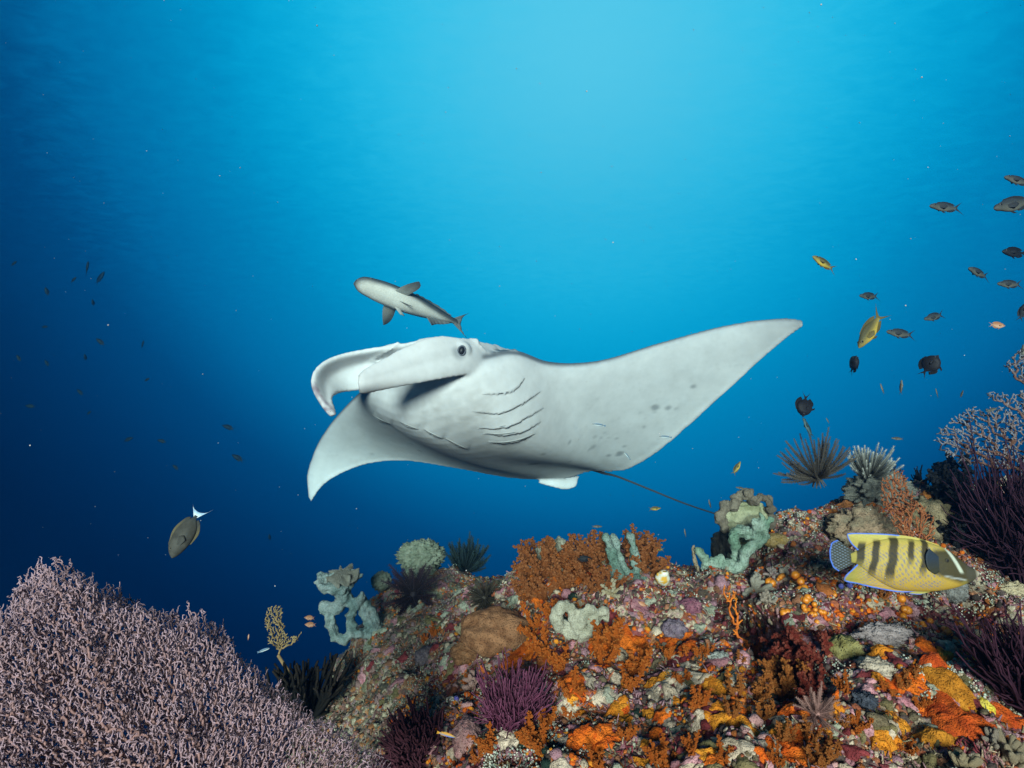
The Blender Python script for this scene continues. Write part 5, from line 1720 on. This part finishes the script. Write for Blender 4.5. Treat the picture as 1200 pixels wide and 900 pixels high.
px_fish(CHROMIS, "damselfish", "small grey damselfish angled upward right of the diving golden one", "fish", 1095, 371, 25, 195, 1.9, None, .4)
px_fish(DARKF, "damselfish", "nearly black damselfish swimming level in the school", "fish", 1190, 296, 32, 175, 1.6, None, .2)
px_fish(CHROMIS, "damselfish", "thin grey damselfish slanting down through the school", "fish", 1147, 320, 27, 155, 1.8, None, .6)
px_fish(CHROMIS, "damselfish", "slim dark damselfish under the nearly black one", "fish", 1184, 333, 31, 178, 1.7, None, .2)
px_fish(ORANGE, "damselfish", "tiny brownish orange fish heading the other way under the school", "fish", 1168, 381, 20, -5, 2.0)
px_fish(DARKF, "damselfish", "dark fish swimming steeply at the end of the school", "fish", 1198, 366, 24, 70, 1.7)
px_fish(SLIM, "damselfish", "brown slender fish above the grey lilac sea fan", "fish", 1198, 414, 22, 80, 1.8)
GB = None
px_fish(DAMSEL, "damselfish", "round black damselfish with fanned tail between the school and the lilac fan", "fish", 1089, 429, 34, 50, 1.6, None, .3)
px_fish(DAMSEL, "damselfish", "small black damselfish swimming upright below the diving golden one", "fish", 1000, 428, 24, 72, 1.9, None, .7)
px_fish(DAMSEL, "damselfish", "round black damselfish diving above the grey brown feather star", "fish", 943, 474, 30, 262, 1.75, None, .2)
px_fish(TEAL, "wrasse", "slender teal grey wrasse hanging over the grey brown feather star", "fish", 947, 502, 28, 116, 1.8)
px_fish(SLIM, "wrasse", "slender dark fish hovering upright among tiny brown ones", "fish", 1056, 454, 18, 86, 2.1)
tiny = [(1034, 456, 14, 110), (1098, 461, 12, 105), (1127, 462, 10, 70), (970, 493, 8, 120)]
for x, y, l_, a in tiny:
    px_fish(SLIM, "tiny_fish", "tiny brownish fish hovering in blue water over the knoll", "fish", x, y, l_, a, 2.2, "tiny fish over the knoll", simple=True)
px_fish(GOLDEN, "damselfish", "olive damselfish near the tail of the manta ray", "fish", 863, 549, 19, 60, 1.9)
px_fish(GOLDEN, "damselfish", "olive damselfish level under the manta tail", "fish", 767, 596, 15, 5, 2.0)
px_fish(SLIM, "tiny_fish", "tiny dark fish hovering between the manta tail and the crest", "fish", 832, 591, 12, 105, 2.0, "tiny fish by the crest")
px_fish(SLIM, "tiny_fish", "tiny dark fish hovering between the manta tail and the crest", "fish", 803, 625, 11, 100, 2.0, "tiny fish by the crest")
px_fish(SLIM, "tiny_fish", "thin pale fish above the ruffled grey brown leather coral", "fish", 868, 572, 12, 170, 2.0)
px_fish(SLIM, "tiny_fish", "tiny olive fish skimming over the rusty corals of the crest", "fish", 699, 617, 13, 0, 1.9)
px_fish(DARKF, "tiny_fish", "small dark fish with yellow fins hiding in the rusty corals", "fish", 684, 655, 20, 0, 1.72)
px_fish(GOLDEN, "damselfish", "olive fish resting right of the rusty crest corals", "fish", 771, 643, 18, 170, 1.85)
px_fish(ORANGE, "tiny_fish", "orange brown fish near the shade below the mint finger sponge", "fish", 753, 708, 12, 150, 1.45)
px_fish(ORANGE, "anthias", "orange fish of a pair in open water left of the looping sponge", "fish", 363, 724, 13, 175, 2.0, "orange fish pair")
px_fish(ORANGE, "anthias", "orange fish of a pair in open water left of the looping sponge", "fish", 364, 732, 14, 178, 2.0, "orange fish pair")
px_fish(ORANGE, "tiny_fish", "tiny red orange fish beside the mustard brown sea fan", "fish", 291, 747, 8, 80, 2.1)
px_fish(SLIM, "tiny_fish", "brown fish perched near the lilac fan stem", "fish", 1163, 480, 16, 195, 1.75)
px_fish(SLIM, "tiny_fish", "small grey fish above the white tipped feather star", "fish", 1052, 514, 15, 175, 1.9)

# far silhouettes in the blue to the left
far = [(102, 315, 18, 80), (117, 326, 19, 55), (167, 404, 11, 75), (109, 355, 9, 100), (55, 342, 12, 110), (86, 328, 10, 45), (118, 401, 14, 140), (55, 426, 10, 120), (100, 419, 9, 100), (52, 383, 9, 0),
       (268, 501, 16, 160), (279, 537, 17, 150), (190, 517, 12, 165), (172, 445, 8, 30), (94, 460, 11, 135), (104, 484, 8, 40), (150, 515, 13, 20), (36, 476, 13, 175), (16, 309, 10, 40), (22, 420, 10, 120), (206, 548, 10, 140), (316, 630, 9, 100)]
for i, (x, y, l_, a) in enumerate(far):
    px_fish(DARKF, "distant_fish", "dim silhouette of a fish far off in the dark blue water", "fish", x, y, l_, a, 6.6 + (i * 37 % 20) / 10, "distant fish silhouettes", simple=True)


# ---------------------------------------------------------------- cleaner wrasses round the manta
def wrasse(back, stripe, belly):
    K = Kind(); K.length, K.centre = 1.0, .5

    def cf(W):
        c = mixc(belly, back, ramp3(W[:, 2], -3, 6))
        return mixc(c, stripe, np.clip(1.6 - np.abs(W[:, 2] - .5) / 2.0, 0, 1)[:, None])
    tp = [(50, .3), (44, 3), (30, 7), (8, 8), (-18, 6), (-30, 4.4), (-36, 4.4)]
    bt = [(50, -.6), (44, -3.4), (30, -6.6), (8, -7.5), (-18, -5.6), (-30, -4.2), (-36, -4.2)]
    K.part("body", fish_body(tp, bt, [(50, .4), (40, 3.2), (20, 4.5), (-10, 3.5), (-36, .8)], cf, scale=.01))
    ff = lambda W: np.broadcast_to(np.array(back) * .8, (len(W), 3)).copy()
    K.part("tail_fin", fin([(-34, 4), (-34, -4)], [(-50, 7), (-48, 0), (-50, -7)], .4, ff))
    K.part("dorsal_fin", fin([(28, 6.6), (0, 7.4), (-26, 4.6)], [(26, 9), (0, 10.5), (-30, 8)], .35, ff))
    K.part("anal_fin", fin([(0, -7), (-14, -6), (-27, -4)], [(-2, -9), (-16, -8.5), (-31, -6.5)], .35, ff))
    for sd in (-1, 1):
        K.part("eye", eye_mb(40, sd * 3.0, 1.5, 1.7, .01, (.3, .3, .3)))
    return K


CLEAN = wrasse((.12, .20, .30), (.012, .014, .02), (.55, .60, .62))
WOLF = wrasse((.42, .28, .02), (.02, .02, .015), (.60, .55, .40))
BLUEY = wrasse((.55, .26, .02), (.30, .22, .05), (.10, .16, .50))
px_fish(CLEAN, "cleaner_wrasse", "small blue striped cleaner wrasse against the manta belly", "fish", 702, 498, 16, 172, 2.2)
px_fish(CLEAN, "cleaner_wrasse", "dark cleaner wrasse among the spots near the manta trailing edge", "fish", 735, 534, 12, 130, 2.35)
px_fish(CLEAN, "cleaner_wrasse", "pale cleaner wrasse just clear of the manta trailing edge", "fish", 780, 512, 15, 175, 2.2)
px_fish(WOLF, "wrasse", "black and yellow striped wrasse over the left ridge", "fish", 550, 687, 15, 185, 2.3)
px_fish(CLEAN, "wrasse", "yellow backed white bellied slender fish in front of the rusty corals", "fish", 626, 666, 19, 160, 1.8)
px_fish(BLUEY, "wrasse", "blue and yellow wrasse over the dark maroon bush", "fish", 523, 861, 23, -15, 1.05)
px_fish(WOLF, "wrasse", "little yellow tailed wrasse over the left ridge", "fish", 528, 709, 12, 10, 2.2)
px_fish(CLEAN, "wrasse", "slender fish beside the mustard brown sea fan", "fish", 309, 762, 16, 20, 1.95)


# ---------------------------------------------------------------- surgeonfish with white tail
def surgeon():
    K = Kind(); K.length, K.centre = 1.0, .5
    body, edge = np.array([.055, .05, .042]), np.array([.11, .085, .04])

    def cf(W):
        n1 = fbm(W * [.12, .12, .12], 3, 4)[:, None]
        c = body * (1 + .35 * n1)
        return mixc(c, (.03, .04, .045), ramp3(W[:, 0], -14, -24) * .6)
    ff = lambda W: mixc(body * .8, edge, ramp3(np.abs(W[:, 2]), 12, 19))
    tp = [(50, -3), (47, 2), (40, 9), (26, 15), (8, 17), (-10, 13), (-20, 7), (-25, 3.2), (-29, 3)]
    bt = [(50, -4.5), (46, -8), (38, -12), (24, -16), (6, -17), (-10, -13), (-20, -6.5), (-25, -3), (-29, -3)]
    K.part("body", fish_body(tp, bt, [(50, 1), (42, 5), (24, 8), (0, 7.5), (-14, 4), (-29, 1.2)], cf))
    white = lambda W: mixc((.62, .70, .76), (.16, .34, .55), np.clip(1 - np.abs(np.hypot(W[:, 0] + 47, W[:, 2] * .4) - 12) / 4, 0, 1)[:, None] * .7)
    K.part("tail_fin", fin([(-26, 3.2), (-26, -3.2)], [(-50, 20), (-40, 12), (-36, 0), (-40, -12), (-50, -20)], .5, white))
    K.part("dorsal_fin", fin([(34, 11), (8, 16), (-20, 6.5)], [(32, 14.5), (6, 21), (-18, 14), (-24, 7)], .45, ff))
    K.part("anal_fin", fin([(20, -15.5), (0, -16), (-20, -6)], [(18, -19), (-2, -21), (-18, -14), (-24, -7)], .45, ff))
    for sd in (-1, 1):
        K.part("pectoral_fin", fin([(28, 0), (27, -6)], [(14, 4), (10, -2), (16, -9)], .3, ff, .01, 6, 12, sd * 7.6, sd * 3))
        K.part("eye", eye_mb(37, sd * 5.2, 6, 2.3, .01, (.12, .10, .07)))
    return K


SURG = surgeon()
put_fish(SURG, "surgeonfish", "dark oval surgeonfish with white crescent tail diving above the pink fan", "fish", (199, 653, 1.85), (238, 592, 1.93), up=(-.8, -.15, .5))


# ---------------------------------------------------------------- angelfish (outline in picture units, nose to the right)
def angelfish():
    K = Kind(); K.length = 1.73; K.centre = (1060 - 972) / 173.0
    s = .01
    X_ = lambda x: x - 1060.0
    Z_ = lambda y: 658.0 - y

    def spots(x, z, k, r):
        a = (x * .5 + z * .87) / k; b = (x * .5 - z * .87) / k
        ia, ib = np.round(a), np.round(b)
        return np.clip((r - np.hypot(a - ia, b - ib)) * 9, 0, 1)

    def cf(W):
        x, z = W[:, 0] + 1060, 658 - W[:, 2]
        yel, ylo, olive = np.array([.42, .31, .07]), np.array([.38, .23, .035]), np.array([.20, .19, .04])
        c = mixc(yel, ylo, ramp3(z, 655, 690))
        c = mixc(c, olive, ramp3(x, 1020, 996) * .8)
        c = mixc(c, (.42, .37, .10), ramp3(z, 636, 626))
        # small blue grey dots in rows
        dt = spots(x + .6 * np.sin(z * .3), z, 3.2, .33) * np.clip((x - 1003) / 8, 0, 1) * np.clip((1105 - x) / 14, 0, 1) * np.clip((z - 634) / 8, 0, 1) * np.clip((692 - z) / 6, 0, 1)
        c = mixc(c, (.12, .13, .22), (dt * .8)[:, None])
        # dark bars leaning back
        for xc, top_, bot_, wd in ((1009, 632, 668, 4.2), (1025, 629, 680, 3.7), (1044, 625, 684, 4.8), (1064, 629, 664, 3.4), (1080, 627, 676, 3.8)):
            ln = xc - (z - 650) * .26 + .5 * np.sin(z * .3)
            w = np.clip((1.2 - np.abs(x - ln) / wd) * 3.2, 0, 1) * np.clip((z - top_) / 5, 0, 1) * np.clip((bot_ - z) / 14, 0, 1)
            c = mixc(c, (.008, .008, .010), (w * (.9 if xc != 1061 else .7))[:, None])
        # grey brown face behind a pale bar
        band = 1109 + (z - 641) * .42
        face = np.clip((x - (1084 + np.clip(z - 668, -40, 60) * .5)) / 5, 0, 1) * np.clip((z - 640 - np.clip(1095 - x, 0, 30) * .3) / 5, 0, 1) * np.clip((678 - z + (x - 1100) * .35) / 6, 0, 1)
        c = mixc(c, (.026, .025, .018), face[:, None] * .93)
        c = mixc(c, (.30, .24, .05), (np.clip((x - 1118) / 8, 0, 1) * np.clip((z - 676) / 5, 0, 1))[:, None] * .8)
        snout = np.clip((x - 1124) / 6, 0, 1) * np.clip((685 - z) / 5, 0, 1)
        c = mixc(c, (.06, .054, .04), snout[:, None] * .9)
        w = np.clip(1.5 - np.abs(x - band) / 2.3, 0, 1) * np.clip((z - 640) / 2, 0, 1) * np.clip((671 - z) / 3, 0, 1)
        c = mixc(c, (.46, .49, .41), w[:, None])
        c = mixc(c, (.32, .28, .22), (np.clip((x - 1139) / 4, 0, 1))[:, None])
        gill = np.clip(1.3 - np.abs(z - (673.5 + (x - 1100) * .18)) / 1.2, 0, 1) * np.clip((x - 1098) / 5, 0, 1) * np.clip((1128 - x) / 4, 0, 1)
        c = mixc(c, (.40, .42, .42), gill[:, None] * .7)
        return c
    T = [(1145, 669), (1141, 666), (1134, 662), (1124, 653), (1112, 643), (1095, 635.5), (1070, 630), (1042, 630), (1020, 636), (1005, 645), (998, 648)]
    Bt = [(1145, 673), (1141, 677), (1134, 681), (1120, 687), (1100, 691.5), (1070, 693), (1042, 689), (1020, 675), (1005, 661), (998, 659)]
    body = fish_body([(X_(a), Z_(b)) for a, b in T], [(X_(a), Z_(b)) for a, b in Bt],
                     [(X_(1145), 1.5), (X_(1138), 4.5), (X_(1122), 9), (X_(1100), 12), (X_(1070), 12), (X_(1040), 9.5), (X_(1015), 4), (X_(998), 1.6)], cf, 170, 72, s)
    K.part("body", body)

    def edge_fin(W, ref):
        c = cf(W)
        d = np.min(np.hypot(W[:, None, 0] - ref[None, :, 0], W[:, None, 2] - ref[None, :, 1]), axis=1)
        return mixc(c, (.07, .16, .60), np.clip(1.9 - d / 1.0, 0, 1)[:, None])

    def dense(l, n=160):
        l = np.array(l, float); return interp(np.linspace(0, 1, len(l)), l, np.linspace(0, 1, n))
    do = [(X_(1104), Z_(637.5)), (X_(1080), Z_(629)), (X_(1050), Z_(624.5)), (X_(1020), Z_(623)), (X_(1002), Z_(623)), (X_(996), Z_(625)), (X_(1000), Z_(636)), (X_(1007), Z_(644))]
    ref = dense(do)[40:]
    K.part("dorsal_fin", fin([(X_(1104), Z_(640)), (X_(1070), Z_(632)), (X_(1042), Z_(632)), (X_(1020), Z_(638)), (X_(1006), Z_(646))], do, .9, lambda W: edge_fin(W, ref), s, 16, 90))
    ao = [(X_(1078), Z_(694)), (X_(1050), Z_(694)), (X_(1025), Z_(690)), (X_(1003), Z_(685)), (X_(989), Z_(682)), (X_(988), Z_(677)), (X_(996), Z_(669)), (X_(1004), Z_(662))]
    ref2 = dense(ao)
    K.part("anal_fin", fin([(X_(1078), Z_(692)), (X_(1060), Z_(691)), (X_(1040), Z_(687)), (X_(1020), Z_(674)), (X_(1005), Z_(660))], ao, .9, lambda W: edge_fin(W, ref2), s, 16, 90))
    to = [(X_(984), Z_(631.5)), (X_(977), Z_(635)), (X_(973.5), Z_(644)), (X_(973), Z_(655)), (X_(976), Z_(665)), (X_(982), Z_(670))]
    ref3 = dense(to)

    def tailc(W):
        x, z = W[:, 0], W[:, 2]
        c = np.tile(np.array([.035, .035, .025]), (len(W), 1))
        c = mixc(c, (.12, .17, .24), (spots(x, z, 3.1, .36) * np.clip((X_(1000) - x) / 8, 0, 1) * .85)[:, None])
        d = np.min(np.hypot(x[:, None] - ref3[None, :, 0], z[:, None] - ref3[None, :, 1]), axis=1)
        return mixc(c, (.07, .16, .60), np.clip(2.0 - d / .9, 0, 1)[:, None])
    K.part("tail_fin", fin([(X_(1004), Z_(647)), (X_(1004), Z_(659))], to, .8, tailc, s, 40, 60))
    pv = lambda W: np.tile(np.array([.10, .12, .12]), (len(W), 1))
    K.part("pelvic_fin", fin([(X_(1098), Z_(690)), (X_(1086), Z_(692))], [(X_(1075), Z_(697)), (X_(1062), Z_(696)), (X_(1066), Z_(693))], .6, lambda W: mixc(np.tile(np.array([.30, .26, .06]), (len(W), 1)), (.1, .2, .7), ramp3(W[:, 2], -37.4, -38.2)), s, 6, 14))
    for sd in (-1, 1):
        K.part("pectoral_fin", fin([(X_(1095), Z_(650)), (X_(1094), Z_(668))], [(X_(1084), Z_(640)), (X_(1079), Z_(650)), (X_(1080), Z_(664)), (X_(1088), Z_(671))], .35, lambda W: mixc((.018, .028, .045), (.03, .03, .02), ramp3(W[:, 2], 6, -8)), s, 8, 20, sd * 12.2, sd * 2.4))
        K.part("eye", eye_mb(X_(1105), sd * 11.0, Z_(655), 2.6, s, (.05, .045, .03)))
    return K


ANG = angelfish()
put_fish(ANG, "angelfish", "yellow angelfish with dark bars, pale face band and blue edged fins", "fish", (1145, 659, 1.20), (972, 658, 1.23))


# ---------------------------------------------------------------- grey cobia like escort above the manta's head
def cobia():
    K = Kind(); K.length, K.centre = 1.0, .5
    back, flank, belly = np.array([.03, .036, .045]), np.array([.12, .135, .14]), np.array([.72, .70, .64])

    def cf(W):
        w = W[:, 2] / 6.5
        c = mixc(belly, flank, ramp3(w, -.55, -.15)); c = mixc(c, back, ramp3(w, -.2, .3))
        c = mixc(c, back, ramp3(W[:, 0], -24, -40) * .5)
        return c * (1 + .15 * fbm(W * .15, 3, 6))[:, None]
    dk = lambda W: mixc((.045, .055, .065), (.16, .17, .17), ramp3(np.hypot(W[:, 1], W[:, 2]), 11, 5))
    tp = [(50, .3), (48, 2.6), (42, 4.6), (30, 6.4), (14, 7.6), (-4, 7.0), (-22, 4.4), (-33, 2.5), (-38, 2.2)]
    bt = [(50, -.8), (47, -2.6), (40, -4.4), (28, -6.2), (12, -7.4), (-4, -6.6), (-22, -4.0), (-33, -2.3), (-38, -2.1)]
    K.part("body", fish_body(tp, bt, [(50, 2.0), (46, 5), (36, 7.2), (20, 8), (4, 7.2), (-16, 4.4), (-33, 1.8), (-38, 1.0)], cf, 60, 32))
    K.part("tail_fin", fin([(-35, 2.4), (-35, -2.4)], [(-51, 12), (-45, 7), (-42, 0), (-44, -6), (-48, -10)], .5, dk))
    K.part("dorsal_fin", fin([(4, 7), (-10, 6), (-30, 3)], [(-2, 12), (-10, 10), (-22, 7), (-33, 3.6)], .5, dk))
    K.part("anal_fin", fin([(-8, -5.8), (-18, -4.6), (-30, -2.6)], [(-13, -11.5), (-18, -8.5), (-25, -6), (-32, -3)], .5, dk))
    for sd in (-1, 1):
        # broad pectorals held out flat
        k, m = 14, 8
        u = np.linspace(0, 1, k)[:, None]; v = np.linspace(0, 1, m)[None]
        ch = 9.5 * (1 - u ** 3.2) ** .8 + .6
        x = 24 - 9 * u ** 1.4 - v * ch; y = sd * (5.5 + 16 * u + 0 * v); z = -3.2 + 1.5 * u - 3 * u ** 2 + 0 * v
        th = (.55 * (1 - .8 * u) * np.sqrt(np.clip(4 * v * (1 - v), .02, 1)))
        A = np.stack([x, y, z + th], -1).reshape(-1, 3); Bq = np.stack([x, y, z - th], -1).reshape(-1, 3)
        q = grid_quads(k, m); mbp = MB()
        W = np.concatenate([A, Bq])
        mbp.add(W * .01, np.concatenate([q, q[:, ::-1] + k * m]), None, mixc((.30, .31, .29), (.09, .10, .11), ramp3(np.abs(W[:, 1]), 9, 20)))
        K.part("pectoral_fin", mbp)
        K.part("pelvic_fin", fin([(20, -6), (15, -6.6)], [(13, -9.5), (9, -9)], .5, lambda W: np.tile(np.array([.45, .45, .43]), (len(W), 1)), .01, 5, 8, sd * 2.5, sd * 2.5))
        K.part("eye", eye_mb(41, sd * 6.1, .6, 1.2, .01, (.2, .2, .18)))
    return K


COB = cobia()
# the body twists: the tail stands nearer upright than the rolled head
for nm, me, _ in COB.parts:
    v = np.zeros(len(me.vertices) * 3); me.vertices.foreach_get("co", v); v = v.reshape(-1, 3)
    a_ = R(26) * np.clip((.16 - v[:, 0]) / .40, 0, 1) ** 1.0
    y_, z_ = v[:, 1].copy(), v[:, 2].copy()
    v[:, 1] = y_ * np.cos(a_) + z_ * np.sin(a_); v[:, 2] = -y_ * np.sin(a_) + z_ * np.cos(a_)
    me.vertices.foreach_set("co", v.ravel()); me.update()
put_fish(COB, "cobia", "grey shark like fish with pale belly gliding above the manta head", "fish", (416, 330, 2.06), (549, 383, 2.42), roll=R(34))

# ================================================================== the water between things
def build_haze():
    x0, x1, y0, y1, z0, z1 = -8.0, 8.0, -1.0, 11.0, -3.4, 5.2
    V = [(x, y, z) for x in (x0, x1) for y in (y0, y1) for z in (z0, z1)]
    mb = MB()
    mb.add(V, [(0, 1, 3, 2), (4, 6, 7, 5), (0, 4, 5, 1), (2, 3, 7, 6), (0, 2, 6, 4), (1, 5, 7, 3)])
    m = bpy.data.materials.new("clear_seawater"); m.use_nodes = True
    t = m.node_tree; t.nodes.clear()
    o = t.nodes.new("ShaderNodeOutputMaterial"); v = t.nodes.new("ShaderNodeVolumePrincipled")
    v.inputs["Density"].default_value = HAZE_DENSITY
    v.inputs["Color"].default_value = (0.015, 0.13, 0.27, 1)
    v.inputs["Absorption Color"].default_value = (0.0, 0.45, 0.72, 1)
    v.inputs["Anisotropy"].default_value = 0.75
    t.links.new(v.outputs[0], o.inputs["Volume"])
    h = mb.build("haze", m, smooth=False)
    h["kind"] = "stuff"; h["label"] = "clear blue sea water that veils far things"; h["category"] = "water"


HAZE_DENSITY = 0.10
build_haze()
